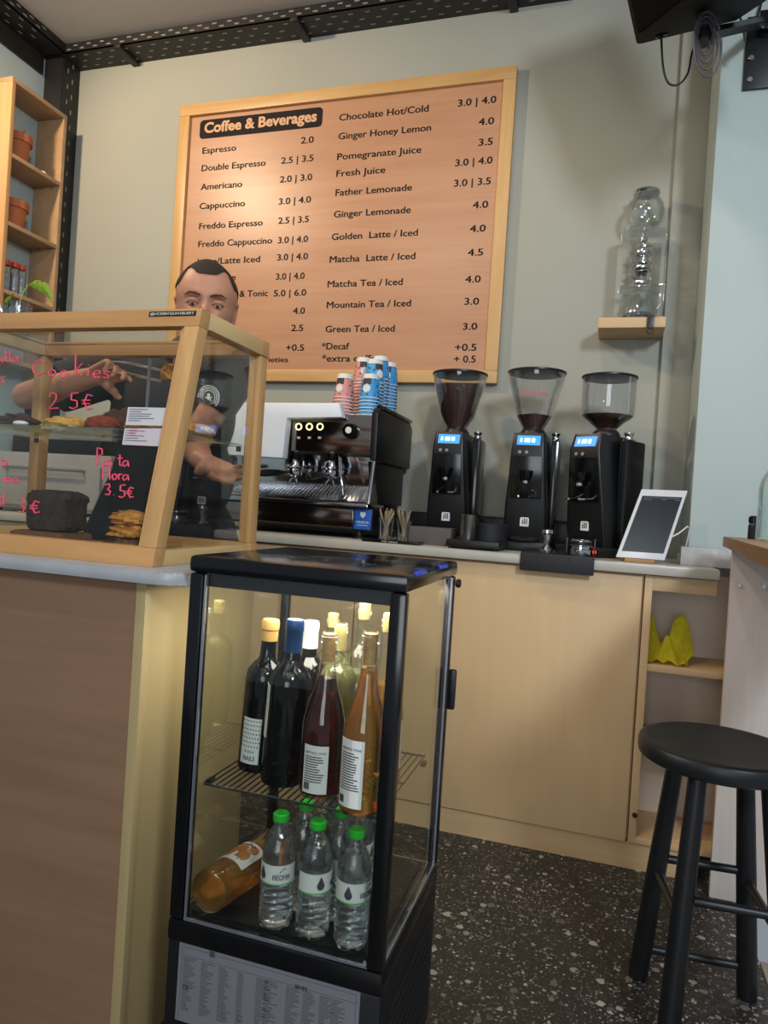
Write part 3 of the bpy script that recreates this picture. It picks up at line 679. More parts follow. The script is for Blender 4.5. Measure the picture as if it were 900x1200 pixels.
for nm, a, b, y, pr_, c, d, y2 in LINES:
    if nm: mb = MB(); bl(mb, nm, a, b, y, .033 if nm == '*coffee varieties' else .041); obj('menu_item', mb, 'ink', mbd)
    if pr_: mb = MB(); bl(mb, pr_, c, d, y2, .041); obj('menu_price', mb, 'ink', mbd)
a = PY(*cpx(110, 211), YT_); b = PY(*cpx(403, 180), YT_); t_ = PY(*cpx(111, 167), YT_)
def rrect(x0, x1, z0_, z1_, r, y, n=5):
    pts = []
    for cx, cz, s in ((x1-r, z1_-r, 0), (x0+r, z1_-r, 1), (x0+r, z0_+r, 2), (x1-r, z0_+r, 3)):
        for i in range(n+1): an = math.pi/2*(s+i/n); pts.append((cx+r*math.cos(an), y, cz+r*math.sin(an)))
    return pts
hp = obj('heading_plate', MB().prism(rrect(a.x, b.x, a.z, t_.z, .018, 2.9195), (0, .0024, 0)), 'plate', mbd)
o_ = PY(*cpx(121, 198), 2.919); e_ = PY(*cpx(391, 166), 2.919)
obj('heading', put_text(MB(), 'Coffee & Beverages', (o_.x, 2.919, o_.z+.004), *XZ, .066, e_.x-o_.x, bold=.0022, ext=.0003), 'plate_text', hp)

# ================================================================== LEFT WALL SHELF WITH POTS
sh = thing('wall_shelf', 'tall narrow wooden shelf unit on the pale left wall', 'shelf', (-2.68, 2.65, 1.6))
sx0, sx1, sy0, sy1 = -2.757, -2.60, 2.485, 2.815
obj('side_panel', MB().box(sx0, sx1, sy0, sy0+.020, 1.55, 2.83, .001), 'shelf_z', sh)
obj('side_panel', MB().box(sx0, sx1, sy1-.020, sy1, 1.55, 2.83, .001), 'shelf_in', sh)
obj('top_panel', MB().box(sx0, sx1, sy0, sy1, 2.8305, 2.85, .001), 'shelf_in', sh)
SZ = [2.525, 2.226, 1.928, 1.63]
for z in SZ: obj('shelf', MB().box(sx0, sx1, sy0+.0205, sy1-.0205, z-.018, z, .001), 'shelf_in', sh)
mb = MB()
for z in SZ[:2]:
    for x in (-2.70, -2.64): mb.cyl((x, sy1-.0205, z-.023), .004, .012, (0,-1,0), 10)
obj('shelf_pin', mb, 'silver_edge', sh, kind='stuff')
def pot(c, r, h, label, seed):
    t = thing('plant_pot', label, 'plant pot', c, 'terracotta pots on the wall shelf')
    obj('pot', MB().lathe([(0,0),(r*.66,0),(r*.86,h*.72),(r*.88,h*.73),(r,h*.73),(r*1.02,h),(r*.92,h),(r*.88,h*.86),(0,h*.86)], c, 32), 'terracotta', t)
    obj('soil', MB().lathe([(0,h*.865),(r*.878,h*.865),(r*.87,h*.88),(0,h*.90)], c, 24), 'soil', t)
    rnd = random.Random(seed)
    for i in range(4):
        a = rnd.uniform(0,6.28); d = Vector((math.cos(a), math.sin(a), 0)); b_ = Vector(c)+Vector((0,0,h*.88))+d*r*.3; hh = rnd.uniform(.02,.045)
        obj('sprout', MB().tube([b_, b_+d*.008+Vector((0,0,hh*.6)), b_+d*.018+Vector((0,0,hh))], [.006,.005,.0008], 8), 'leaf_dark', t)
    return t
pot((-2.675, 2.60, SZ[0]+.0005), .066, .125, 'terracotta pot on the top board of the wall shelf', 3)
pot((-2.675, 2.60, SZ[1]+.0005), .066, .125, 'terracotta pot on the second board of the wall shelf, with two grey green sprouts', 9)
p = PX(52, 201, -2.62)
tag(obj('pebble', MB().ball((-2.625, p.y, SZ[0]+.0085), .012, .016, .009, 14, 8), 'cup_white', None, (-2.625, p.y, SZ[0])), 'small white pebble at the front of the top shelf board', 'pebble')
for i, (px, py, lab) in enumerate(((8, 306, 'red lidded spice jar nearest the front end panel of the wall shelf'), (18, 309, 'red lidded spice jar in the middle of the three on the wall shelf'), (26, 312, 'red lidded spice jar nearest the leaf on the wall shelf'))):
    y = PX(px, py, -2.66).y; c = (-2.66, y, SZ[2]+.0005)
    t = thing('spice_jar', lab, 'jar', c, 'red lidded jars on the wall shelf')
    ht = PX(px, py, -2.66).z-SZ[2]
    obj('jar', MB().lathe([(0,0),(.018,0),(.019,.004),(.019,ht-.035),(.015,ht-.024),(.015,ht-.02),(0,ht-.02)], c, 20), 'tumbler', t)
    obj('contents', MB().lathe([(0,.002),(.0165,.002),(.0165,ht-.05),(0,ht-.05)], c, 16), 'jar_mix', t)
    obj('lid', MB().cyl(Vector(c)+Vector((0,0,ht-.0205)), .0185, .022, bev=.002), 'red_lid', t)
# two glasses standing on top of the display case, one with a leaf
def tumbler(c, r, h, label):
    t = thing('tumbler', label, 'glass', c)
    obj('glass_body', MB().lathe([(0,0),(r*.86,0),(r*.88,.003),(r,h),(r*.95,h),(r*.83,.008),(0,.008)], c, 32), 'tumbler', t)
    return t
for px, py0, lab in ((23, 328, 'cut glass tumbler holding a leaf on top of the display case'), (2, 331, 'glass tumbler cut by the left picture edge on top of the display case')):
    p = PY(px, 362, 1.44); k = (p-CAM).dot(cf)/FPX; c = (p.x, 1.44, z1+.0006); h = (362-py0)*k
    t = tumbler(c, 13.5*k, h, lab)
    obj('water', MB().lathe([(0,.009),(13.5*k*.80,.009),(13.5*k*.88,h*.62),(0,h*.62)], c, 24), 'water', t)
def leaf(pts, width, split):
    """broad leaf along a curve with slits in its edge"""
    pts = [Vector(q) for q in pts]; mb = MB(); n = 24; up = Vector((0,0,1)); L_ = []; R__ = []; Cc = []
    for i in range(n+1):
        t = i/n*(len(pts)-1); k = min(int(t), len(pts)-2); p_ = pts[k].lerp(pts[k+1], t-k); d = (pts[k+1]-pts[k]).normalized(); s = d.cross(Vector((0,-1,.25))).normalized()
        w_ = width*math.sin(math.pi*min(1, (i/n)**.75)*.98+.03)*(.62 if (i % 6 in (3,)) and split else 1)
        Cc.append(mb.bm.verts.new(p_)); L_.append(mb.bm.verts.new(p_+s*w_+Vector((0,.004,0)))); R__.append(mb.bm.verts.new(p_-s*w_+Vector((0,.004,0))))
    fs = []
    for i in range(n): fs += [mb.bm.faces.new((Cc[i],Cc[i+1],L_[i+1],L_[i])), mb.bm.faces.new((Cc[i+1],Cc[i],R__[i],R__[i+1]))]
    mb._fin(fs, True); bmesh.ops.solidify(mb.bm, geom=fs, thickness=.0012); return mb
p0 = PY(24, 352, 1.44); p1 = PY(30, 334, 1.44)
lf = thing('leaf_cutting', 'bright green split leaf hanging out of the glass tumbler', 'leaf', tuple(p0))
obj('leaf_blade', leaf([PY(32,334,1.44), PY(40,332,1.435), PY(50,336,1.43), PY(57,345,1.425), PY(60,355,1.42)], .013, True), 'leaf', lf)
obj('stalk', MB().tube([p0, PY(27,343,1.44), PY(33,334,1.44)], .0014, 8), 'leaf', lf)
p = PY(3, 354, 1.44)
tag(obj('leaf_cutting', leaf([p, PY(9,350,1.44), PY(15,344,1.43)], .008, False), 'leaf', None, tuple(p)), 'small green leaf in the tumbler at the left picture edge', 'leaf')

# ================================================================== DRINKS COOLER
CX0, CX1, CY0, CY1 = -.687, -.296, 1.09, 1.483; CZF, CZT = .335, .974
cl = thing('display_cooler', 'black glass sided drinks display cooler full of wine and water bottles', 'cooler', (-.49, 1.29, 0))
obj('base_housing', MB().box(CX0, CX1, CY0+.004, CY1, .012, .300, .004), 'black', cl)
mb = MB()
for i in range(9): mb.box(CX1-.002, CX1+.003, CY0+.06, CY1-.03, .06+i*.022, .068+i*.022)
obj('vent', mb, 'black_soft', cl)
for x in (CX0+.04, CX1-.04):
    for y in (CY0+.05, CY1-.05): obj('foot', MB().cyl((x, y, 0), .016, .0125, seg=14), 'black_soft', cl)
obj('lower_frame', MB().box(CX0-.001, CX1+.001, CY0, CY1, .3005, CZF+.004, .006), 'black_gloss', cl)
mb = MB().box(CX0-.002, CX1+.002, CY0-.002, CY1+.002, CZT-.030, CZT, .009)
obj('top_cap', mb, 'black_gloss', cl)
for x, y in ((CX0+.0135, CY0+.0135), (CX1-.0135, CY0+.0135), (CX0+.010, CY1-.010), (CX1-.010, CY1-.010)):
    w = .0135 if y < 1.2 else .010
    obj('corner_post', MB().box(x-w, x+w, y-w, y+w, CZF+.0045, CZT-.0305, .006), 'black_gloss', cl)
    sx = 1 if x > -.5 else -1
for x0, x1, y0, y1, nm in ((CX0+.028, CX1-.028, CY0+.008, CY0+.012, 'front_pane'), (CX0+.021, CX1-.021, CY1-.012, CY1-.008, 'door_pane')):
    obj(nm, MB().box(x0, x1, y0, y1, CZF+.0045, CZT-.0305), 'cool_pane', cl)
for x in (CX0+.007, CX1-.011): obj('side_pane', MB().box(x, x+.004, CY0+.028, CY1-.021, CZF+.0045, CZT-.0305), 'cool_pane', cl)
# silver gasket strips round the panes
obj('pane_trim', MB().box(CX0+.0285, CX0+.032, CY0+.003, CY0+.0075, CZF+.008, CZT-.033).box(CX0+.028, CX1-.028, CY0+.003, CY0+.0075, CZF+.0045, CZF+.0085), 'silver_edge', cl)
obj('pane_trim', MB().box(CX1-.0065, CX1-.0025, CY0+.03, CY1-.022, CZF+.0045, CZF+.0085).box(CX1-.0065, CX1-.0025, CY1-.0255, CY1-.0215, CZF+.0045, CZT-.033), 'silver_edge', cl)
obj('upper_band', MB().box(CX0+.0285, CX1-.0285, CY0+.016, CY0+.022, CZT-.054, CZT-.0315), 'black', cl)
obj('ceiling_liner', MB().box(CX0+.0285, CX1-.0285, CY0+.023, CY1-.03, CZT-.036, CZT-.0315), 'grey_box', cl)
obj('lamp', MB().box(CX0+.06, CX1-.06, CY0+.030, CY0+.050, CZT-.046, CZT-.0365, .002), 'led_strip', cl)
obj('cabinet_floor', MB().box(CX0+.0285, CX1-.0285, CY0+.0285, CY1-.03, CZF+.0045, CZF+.010), 'black', cl)
obj('door_handle', MB().box(CX1-.004, CX1+.012, CY1+.0025, CY1+.016, .66, .745, .005), 'black', cl)
obj('hinge_knob', MB().cyl((CX1+.0025, CY1-.012, CZT-.045), .009, .010, (1,0,0), 16, bev=.002), 'black', cl)
l = bpy.data.lights.new('cooler_light', 'AREA'); l.shape = 'RECTANGLE'; l.size = .28; l.size_y = .26; l.energy = 4.0; l.color = (1, .96, .88)
lo = bpy.data.objects.new('cooler_light', l); COL.objects.link(lo); lo.location = (-.49, CY0+.19, CZT-.040)
# wire shelf
ZS = .572
wr = MB(); sxa, sxb, sya, syb = CX0+.034, CX1-.034, CY0+.034, CY1-.036
for y in (sya, (sya+syb)/2, syb): wr.tube([(sxa, y, ZS-.004), (sxb, y, ZS-.004)], .0022, 8)
n = 26
for i in range(n+1): x = sxa+(sxb-sxa)*i/n; wr.tube([(x, sya, ZS-.0015), (x, syb, ZS-.0015)], .0015, 6)
obj('wire_shelf', wr, 'black', cl)
for x in (sxa-.005, sxb+.005): obj('shelf_clip', MB().box(x-.004, x+.004, sya+.02, sya+.04, ZS-.012, ZS-.005).box(x-.004, x+.004, syb-.04, syb-.02, ZS-.012, ZS-.005), 'black', cl)
# information sticker
FYC = CY0+.0035
def fz(px, py): return PY(px, py, FYC)
q = [fz(211,1101), fz(422.5,1164.5)]
st = obj('info_sticker', MB().box(q[0].x, q[1].x, FYC-.0008, FYC+.001, .165, (q[0].z+q[1].z)/2), 'sticker', cl)
sx_, sX_, sZ_ = q[0].x, q[1].x, (q[0].z+q[1].z)/2
mb = MB(); yy = FYC-.0011; rnd = random.Random(2); w_ = sX_-sx_
for x0, x1, za, zb_ in ((.006, w_-.006, .006, .0066), (.006, w_-.006, .020, .0206), (.006, .0066, .006, .135), (w_-.0066, w_-.006, .006, .135)): mb.box(sx_+x0, sx_+x1, yy, yy+.0004, sZ_-zb_, sZ_-za)
cols = [.01, .045, .08, .115, .15, .165, .205, .235, .265, .285]
for r in range(26):
    for k, cx in enumerate(cols):
        if cx > w_-.025: continue
        ln = rnd.uniform(.010, .026 if k not in (3,) else .012)
        z = sZ_-.024-r*.0036; mb.box(sx_+cx, min(sx_+cx+ln, sX_-.01), yy, yy+.0003, z-.0013, z)
obj('print', mb, 'sticker_ink', st)
mb = MB(); put_text(mb, 'SGC 107 B', fz(346, 1157)+Vector((0,-.0014,0)), *XZ, .008, .022, bold=.0003); put_text(mb, 'CE', (sx_+.010, yy, .222), *XZ, .011, bold=.0002)
obj('lettering', mb, 'label_ink', st)
a = fz(249, 1118); obj('emblem', MB().box(a.x-.005, a.x+.005, yy-.0002, yy+.0003, a.z-.005, a.z+.005), 'label_ink', st)
mb = MB()
for px, py, s in ((262,1190,.004), (281,1193,.005)): a = fz(px, py); mb.arch((a.x, yy, a.z), s, .0005, 0, 6.28, 'y', 16, 5)
a = fz(232,1183); obj('symbol', mb, 'label_ink', st)
# blue protective film and spills on the cap
obj('blue_film', MB().box(CX1-.004, CX1+.0026, CY0+.05, CY0+.12, CZT-.006, CZT+.0004, .001).box(CX1-.004, CX1+.0026, CY0+.23, CY0+.29, CZT-.006, CZT+.0004, .001), 'blue_film', cl)
mb = MB(); rnd = random.Random(11)
for cx, cy in ((-.50, 1.28), (-.41, 1.20), (-.38, 1.33), (-.56, 1.22)):
    pts = [(cx+.035*math.cos(t*.9)*rnd.uniform(.4, 1), cy+.03*math.sin(t)*rnd.uniform(.4, 1), CZT+.0006) for t in [i*.45 for i in range(14)]]
    obj('water_trace', MB().tube(pts, .0009, 6), 'pet', cl)

# ---------------------------------------------------------------- wine bottles
def bottle_prof(h, r, style='bordeaux'):
    if style == 'burgundy': return [(0,.004),(r*.7,.004),(r*.93,0),(r,.006),(r,h*.40),(r*.97,h*.46),(r*.80,h*.56),(r*.55,h*.66),(r*.40,h*.76),(.0145,h*.84),(.0135,h*.93),(.0155,h*.935),(.0155,h*.975),(.0135,h*.98),(.013,h)]
    return [(0,.004),(r*.7,.004),(r*.93,0),(r,.006),(r,h*.60),(r*.95,h*.655),(r*.72,h*.70),(r*.45,h*.735),(.0145,h*.77),(.0135,h*.93),(.0155,h*.935),(.0155,h*.975),(.0135,h*.98),(.013,h)]
def shrink(prof, d, top):
    out = [(0, .007)]
    for r, z in prof[2:]:
        if z > top: break
        out.append((max(.002, r-d), max(z, .007)))
    # close at the surface level
    r_top = None
    for (ra, za), (rb, zb_) in zip(prof, prof[1:]):
        if za <= top <= zb_ and zb_ > za: r_top = ra+(rb-ra)*(top-za)/(zb_-za)-d
    out += [(max(.002, r_top), top), (0, top)]; return out
def wine(x, y, h, r, style, glass_m, liq, fill, closure, label, lab=None, tilt=None, group='wine bottles on the cooler shelf'):
    c = (x, y, ZS+.0006); cv = Vector(c)
    t = thing('wine_bottle', label, 'bottle', c, group); pr_ = bottle_prof(h, r, style)
    obj('bottle_body', MB().lathe(pr_, c, 36), glass_m, t)
    if liq: obj('wine', MB().lathe(shrink(pr_, .0016, h*fill), c, 30), liq, t)
    kind, cm = closure
    if kind == 'foil': obj('capsule', MB().lathe([(.0162,h*.80),(.0160,h*.93),(.0170,h*.937),(.0170,h*.98),(.0150,h*1.0),(0,h*1.002)], c, 24), cm, t)
    elif kind == 'cork': obj('cork', MB().cyl(cv+Vector((0,0,h*.82)), .0118, h*.17, seg=18), cm, t)
    elif kind == 'stub':
        obj('cork', MB().cyl(cv+Vector((0,0,h*.90)), .0118, h*.115, seg=18, bev=.002), cm, t)
    elif kind == 'both':
        obj('cork', MB().cyl(cv+Vector((0,0,h*.85)), .0115, h*.14, seg=18), 'cork', t); obj('capsule', MB().lathe([(.0155,h*.86),(.0155,h*.93),(.0170,h*.937),(.0170,h*.985),(.0150,h*1.0),(0,h*1.002)], c, 24), cm, t)
    if lab:
        a0, a1, zA, zB, fn = lab; mid = (a0+a1)/2
        lb = obj('label', patch(MB(), c, r, a0, a1, h*zA, h*zB), 'label', t)
        if fn: fn(lb, c, r, mid, h, zA, zB, a1-a0)
    return t
def lines_label(words=(), n=9, bars=False):
    def f(lb, c, r, mid, h, zA, zB, span):
        mb = MB(); rnd = random.Random(n); H_ = (zB-zA)*h; z = h*zB-H_*.10
        for s, sz in words:
            wrap_text(mb, s, c, r, mid, z-sz, sz, min(span*r*.8, sz*.62*len(s))); z -= sz*1.7
        mb.mi = 0
        for i in range(n):
            if z < h*zA+H_*.25: break
            k = rnd.uniform(.5, .85); patch(mb, c, r+.0006, mid-span*.42, mid-span*.42+span*k, z-.0018, z, 6, .0002); z -= .0042
        if bars:
            for i in range(14): a = mid-span*.42+i*.022; patch(mb, c, r+.0006, a, a+(.012 if i % 3 else .018), h*zA+.006, h*zA+.018, 1, .0002)
        obj('print', mb, 'label_ink', lb, kind='stuff' if False else None)
    return f
def dots_label(lb, c, r, mid, h, zA, zB, span):
    mb = MB(); rnd = random.Random(5)
    for i in range(7):
        for j in range(7):
            a = mid+span*(-.42+.84*i/6)+(.03 if j % 2 else -.03); z = h*zA+(zB-zA)*h*(.38+.56*j/6); patch(mb, c, r+.0006, a-.035, a+.035, z-.0012, z+.0012, 2, .0002)
    wrap_text(mb, 'NAILS', c, r, mid, h*zA+.006, .012, span*r*.62, .0002); wrap_text(mb, 'BY SOUR', c, r, mid, h*zA+.020, .007, span*r*.5)
    obj('print', mb, 'label_ink', lb)
D = math.radians
def at_shelf(px, py, back): p = PZ(px, py, ZS); return p.x*(p.y+back)/p.y, p.y+back
def hgt(px, py, y): return PY(px, py, y).z-ZS
F = -90
x, y = at_shelf(300, 912, .036); x, y = x*1.225/y, 1.225; b1 = wine(x, y, hgt(318, 727, y), .0365, 'bordeaux', 'bottle_dark', 'wine_dark', .72, ('both', 'foil_gold'), 'dark red wine bottle with dotted white label at the left of the cooler shelf', (D(-122), D(-62), .06, .36, dots_label))
b1.rotation_euler = (0, D(2.2), 0); b1.location.z += .0016
x, y = at_shelf(329, 926, .038); b2 = wine(x, y, hgt(347, 727, y), .0385, 'bordeaux', 'bottle_dark', 'wine_dark', .76, ('foil', 'foil_blue'), 'black wine bottle with blue foil neck on the cooler shelf', (D(-190), D(-128), .28, .60, lines_label((), 9)))
b2.rotation_euler = (0, D(1.6), 0); b2.location.z += .0012
x, y = at_shelf(374, 940, .037); wine(x, y, hgt(385, 741, y), .0375, 'burgundy', 'bottle', 'wine_red', .72, ('cork', 'cork'), 'red wine bottle with cork and white back label at the front of the cooler shelf', (D(-122), D(-52), .04, .33, lines_label((('NATURAL WINE', .006),), 12, True)))
x, y = at_shelf(421, 961, .038); wine(x, y, hgt(438, 741, y), .0375, 'burgundy', 'bottle', 'wine_orange', .80, ('cork', 'cork'), 'orange wine bottle with cork and white back label at the front of the cooler shelf', (D(-142), D(-70), .05, .42, lines_label((('ORANGE WINE', .006),), 18, True)))
for px, py, yy_, r, stl, gm, lq, fl, clo, lb_, la in (
  (365, 728, 1.335, .036, 'bordeaux', 'bottle_green', 'wine_red', .78, ('foil', 'foil_white'), 'wine bottle with white foil neck behind the red wine bottle', (D(-120), D(-60), .25, .55, lines_label((), 7))),
  (400, 731, 1.285, .0365, 'bordeaux', 'bottle', 'wine_white', .70, ('cork', 'cork_wax'), 'white wine bottle between the red and the orange bottle on the cooler shelf', (D(-125), D(-55), .22, .50, lines_label((), 8))),
  (391, 721, 1.425, .036, 'bordeaux', 'bottle', 'wine_white', .70, ('stub', 'cork_wax'), 'pale bottle with protruding cork at the back of the cooler shelf', None),
  (428, 709, 1.375, .037, 'bordeaux', 'bottle', 'wine_white', .56, ('stub', 'cork_wax'), 'tallest clear bottle with cork behind the orange wine bottle', (D(-125), D(-55), .22, .50, lines_label((), 8))),
  (457, 722, 1.250, .0365, 'burgundy', 'bottle', 'wine_orange', .60, ('stub', 'cork_wax'), 'orange wine bottle behind the right front post of the cooler', (D(-75), D(0), .12, .40, lines_label((), 9)))):
    p = PY(px, py, yy_); wine(p.x-.0, yy_, p.z-ZS, r, stl, gm, lq, fl, clo, lb_, la)
# wine bottle lying on the cooler floor
ZF = CZF+.0105
pa = PZ(243, 1046, ZF+.038); pb = PZ(335, 988, ZF+.030); ax = Vector((pb.x-pa.x, pb.y-pa.y, 0)).normalized()
def lie(mb):
    q_ = Vector((0,0,1)).rotation_difference(ax)
    for v in mb.bm.verts: v.co = Vector((pa.x, pa.y, ZF+.0385)) + q_ @ v.co
    return mb
lb_ = thing('wine_bottle', 'amber wine bottle lying on the cooler floor beside the water bottles', 'bottle', (pa.x, pa.y, ZF))
prf = bottle_prof(.30, .038, 'burgundy')
obj('bottle_body', lie(MB().lathe(prf, (0,0,0), 36)), 'bottle', lb_)
obj('wine', lie(MB().lathe(shrink(prf, .0016, .26), (0,0,0), 30)), 'wine_orange', lb_)
q_ = Vector((0,0,1)).rotation_difference(ax).inverted() @ Vector((-.15,-.75,.65)); am = math.atan2(q_.y, q_.x)
lbl = obj('label', lie(patch(MB(), (0,0,0), .038, am-1.05, am+.95, .055, .125, 20)), 'label', lb_)
mb = MB(); rnd = random.Random(8)
for a, z, ra, rz in ((-.45,.078,.30,.018),(-.1,.098,.34,.016),(.35,.082,.3,.017),(.5,.108,.22,.012)):
    for k in range(7):
        zz_ = z-rz+2*rz*k/6; hw = ra*math.sqrt(max(0,1-((zz_-z)/rz)**2))+.02; patch(mb, (0,0,0), .0386, am+a-hw*(1+.2*math.sin(k*2)), am+a+hw, zz_-rz/6, zz_+rz/6, 8, .0002)
obj('artwork', lie(mb), 'orange_art', lbl)
mb = MB(); tm = textmesh('apolka', .016, .0001, 'CENTER', .0003)
n0 = len(mb.bm.verts); mb.bm.from_mesh(tm); mb.bm.verts.ensure_lookup_table()
for v in mb.bm.verts: aa = am-.05+v.co.x/.039; rr_ = .0393+v.co.z; v.co = Vector((rr_*math.cos(aa), rr_*math.sin(aa), .112+v.co.y*.8))
obj('lettering', lie(mb), 'label_ink', lbl)
obj('cork', lie(MB().cyl((0,0,.255), .0118, .045, seg=16)), 'cork', lb_)

# ---------------------------------------------------------------- water bottles
def water_bottle(c, label, rot, first):
    t = thing('water_bottle', label, 'bottle', c, 'small water bottles on the cooler floor'); r = .0292
    r = .0318; pr_ = [(0,.006),(.012,.003),(.022,0),(.029,.004),(r,.012),(r,.016)]
    for i in range(5): z = .022+i*.013; pr_ += [(r*.925, z), (r, z+.0045), (r, z+.0085)]
    pr_ += [(r*.97,.088),(r*.97,.125),(r,.129),(r*.95,.134),(r,.139),(r*.98,.148),(r*.84,.163),(r*.62,.176),(.0135,.186),(.0125,.192),(.0145,.193),(.0145,.195),(.012,.196),(.012,.205)]
    pr_ = [(q*.918, z*.925) for q, z in pr_]; pr_[4:5] = pr_[4:5]
    mb = MB().lathe(pr_, c, 32)
    for v in mb.bm.verts:
        d = v.co-Vector(c)
        if d.z < .014:
            a = math.atan2(d.y, d.x); v.co.z += .004*(math.cos(a*5) > .2)
    obj('bottle_body', mb, 'pet', t)
    obj('water', MB().lathe([(q*.918, z*.925) for q, z in [(0,.008),(.026,.008),(.0302,.018)]+[(.0282+.0020*(i%2),.022+i*.0065) for i in range(11)]+[(.0298,.094)]+[(.0298,.10+i*.01) for i in range(4)]+[(.0298,.146),(.026,.158),(.019,.170),(0,.170)]], c, 28), 'water', t)
    obj('cap', MB().cyl(Vector(c)+Vector((0,0,.1800)), .0142, .0145, seg=28, bev=.002), 'green_cap', t)
    a0 = rot; r = .0292
    lb = obj('label', patch(MB(), c, r*.985, a0-1.9, a0+1.9, .0820, .1150, 28), 'label', t)
    mb = MB(); wrap_text(mb, 'ΘΕΟΝΗ', c, r, a0+.75, .0915, .0115, .030, .0002); mb.tube([Vector(c)+Vector(((r+.0008)*math.cos(a0+x_), (r+.0008)*math.sin(a0+x_), z_)) for x_, z_ in ((.65,.1035),(.80,.1085),(.95,.1115),(.97,.1085))], .0006, 6)
    obj('lettering', mb, 'blue_ink', lb)
    mb = MB(); dz = .101
    for k in range(16):
        f = (k+.5)/16; hw = .23*(math.sqrt(max(0, 1-((f-.35)/.36)**2)) if f < .35 else (1-(f-.35)/.65)**.85)
        patch(mb, c, r+.0004, a0-.45-hw, a0-.45+hw, dz-.012+k/16*.022, dz-.012+(k+1.02)/16*.022, 4, .0002)
    obj('drop_emblem', mb, 'label_ink', lb)
    mb = MB(); patch(mb, c, r+.0003, a0-1.85, a0+1.85, .0825, .0842, 24, .0002); obj('green_band', mb, 'green_cap', lb)
    return t
tops = []
wl = ['first water bottle from the lying wine bottle, in the front row of the cooler floor', 'middle water bottle of the front row on the cooler floor', 'water bottle at the right of the front row on the cooler floor, nearest the glass']
W0 = None
spots_ = []
for i, (px, py) in enumerate(((321,1097),(364,1108.5),(409,1121))):
    p = PZ(px, py, ZF); spots_.append((p.x*(p.y+.032)/p.y, p.y+.032))
for i, (x, y) in enumerate(spots_): 
    if i == 0: W0 = water_bottle((x, y, ZF), wl[0], D(-70), True); W0.rotation_euler = (0,0,D(-27))
    else: dup(W0, (x, y, ZF), D((0, 48, 8)[i]), wl[i])
k = 0
for r_ in (1, 2, 3):
    for i, (x, y) in enumerate(spots_):
        xx_, yy_ = x+.020+.012*(r_-1), y+.0625*r_
        if yy_ > CY1-.066 or xx_ > CX1-.062: continue
        dup(W0, (xx_, yy_, ZF), D(40*i+25*r_), ('water bottle with green cap in row %s of the cooler floor, %s' % (('two', 'three', 'four')[r_-1], ('on the left', 'in the middle', 'on the right')[i])))

# ================================================================== ESPRESSO MACHINE
WT = .9535
ex0, ex1 = -1.56, -.812
em = thing('espresso_machine', 'two group espresso machine with polished front and white cowl on the back counter', 'espresso machine', (-1.18, 2.68, WT))
for x in (ex0+.06, ex1-.06):
    for y in (2.50, 2.84): obj('foot', MB().lathe([(0,0),(.022,0),(.022,.008),(.016,.012),(.016,.030),(0,.030)], (x, y, WT), 18), 'black', em)
obj('base_body', MB().box(ex0, ex1, 2.46, 2.90, .984, 1.066, .006), 'black', em)
obj('base_panel', MB().box(ex0+.02, ex1-.072, 2.452, 2.4595, .992, 1.060, .002), 'steel_bronze', em)
bd = obj('badge', MB().box(ex1-.066, ex1-.002, 2.451, 2.4595, .990, 1.062, .002), 'badge_blue', em)
mb = MB(); bx_ = ex1-.034
mb.prism([(bx_-.010, 2.4503, 1.052), (bx_+.010, 2.4503, 1.052), (bx_+.010, 2.4503, 1.040), (bx_, 2.4503, 1.030), (bx_-.010, 2.4503, 1.040)], (0, .0006, 0))
put_text(mb, 'VENEZIA', (bx_-.024, 2.4503, 1.012), *XZ, .011, .048); mb.box(bx_-.02, bx_+.02, 2.4503, 2.4508, 1.004, 1.0055)
obj('emblem', mb, 'label', bd)
obj('drip_tray', MB().box(ex0+.01, ex1-.01, 2.425, 2.62, 1.0665, 1.082, .004), 'chrome', em)
mb = MB()
for i in range(40): x = ex0+.03+i*(ex1-ex0-.06)/39; mb.box(x-.003, x+.003, 2.44, 2.60, 1.0822, 1.0845)
obj('tray_grill', mb, 'steel', em)
obj('back_splash', MB().hexa([(ex0+.02,2.63,1.0825),(ex1-.02,2.63,1.0825),(ex1-.02,2.66,1.0825),(ex0+.02,2.66,1.0825),(ex0+.02,2.60,1.262),(ex1-.02,2.60,1.262),(ex1-.02,2.66,1.262),(ex0+.02,2.66,1.262)], .002), 'chrome', em)
obj('upper_body', MB().box(ex0, ex1-.02, 2.475, 2.90, 1.2625, 1.405, .008), 'black', em)
fp = obj('front_panel', MB().hexa([(ex0+.01,2.462,1.264),(ex1-.022,2.462,1.264),(ex1-.022,2.474,1.264),(ex0+.01,2.474,1.264),(ex0+.01,2.455,1.402),(ex1-.022,2.455,1.402),(ex1-.022,2.474,1.402),(ex0+.01,2.474,1.402)], .002), 'steel_bronze', em)
for px in (350, 362.5, 375): p = PY(px, 500, 2.456); obj('lit_button', MB().arch((p.x, 2.455, p.z), .0115, .0022, 0, 6.28, 'y', 24, 8), 'ring', fp)
mb = MB()
for px in (350, 362.5, 374.5): p = PY(px, 513, 2.457); mb.box(p.x-.006, p.x+.006, 2.4555, 2.4572, p.z-.004, p.z+.004, .0005)
obj('button_symbol', mb, 'white_print', fp, kind='stuff')
p = PY(411, 505, 2.44)
kn = obj('steam_knob', MB().lathe([(0,0),(.026,0),(.029,.006),(.027,.030),(.022,.036),(0,.036)], (p.x, 2.4545, p.z), 28, (0,-1,0)), 'black_gloss', em)
obj('knob_cap', MB().cyl((p.x, 2.4182, p.z), .012, .004, (0,-1,0), 20, bev=.001), 'cup_white', kn)
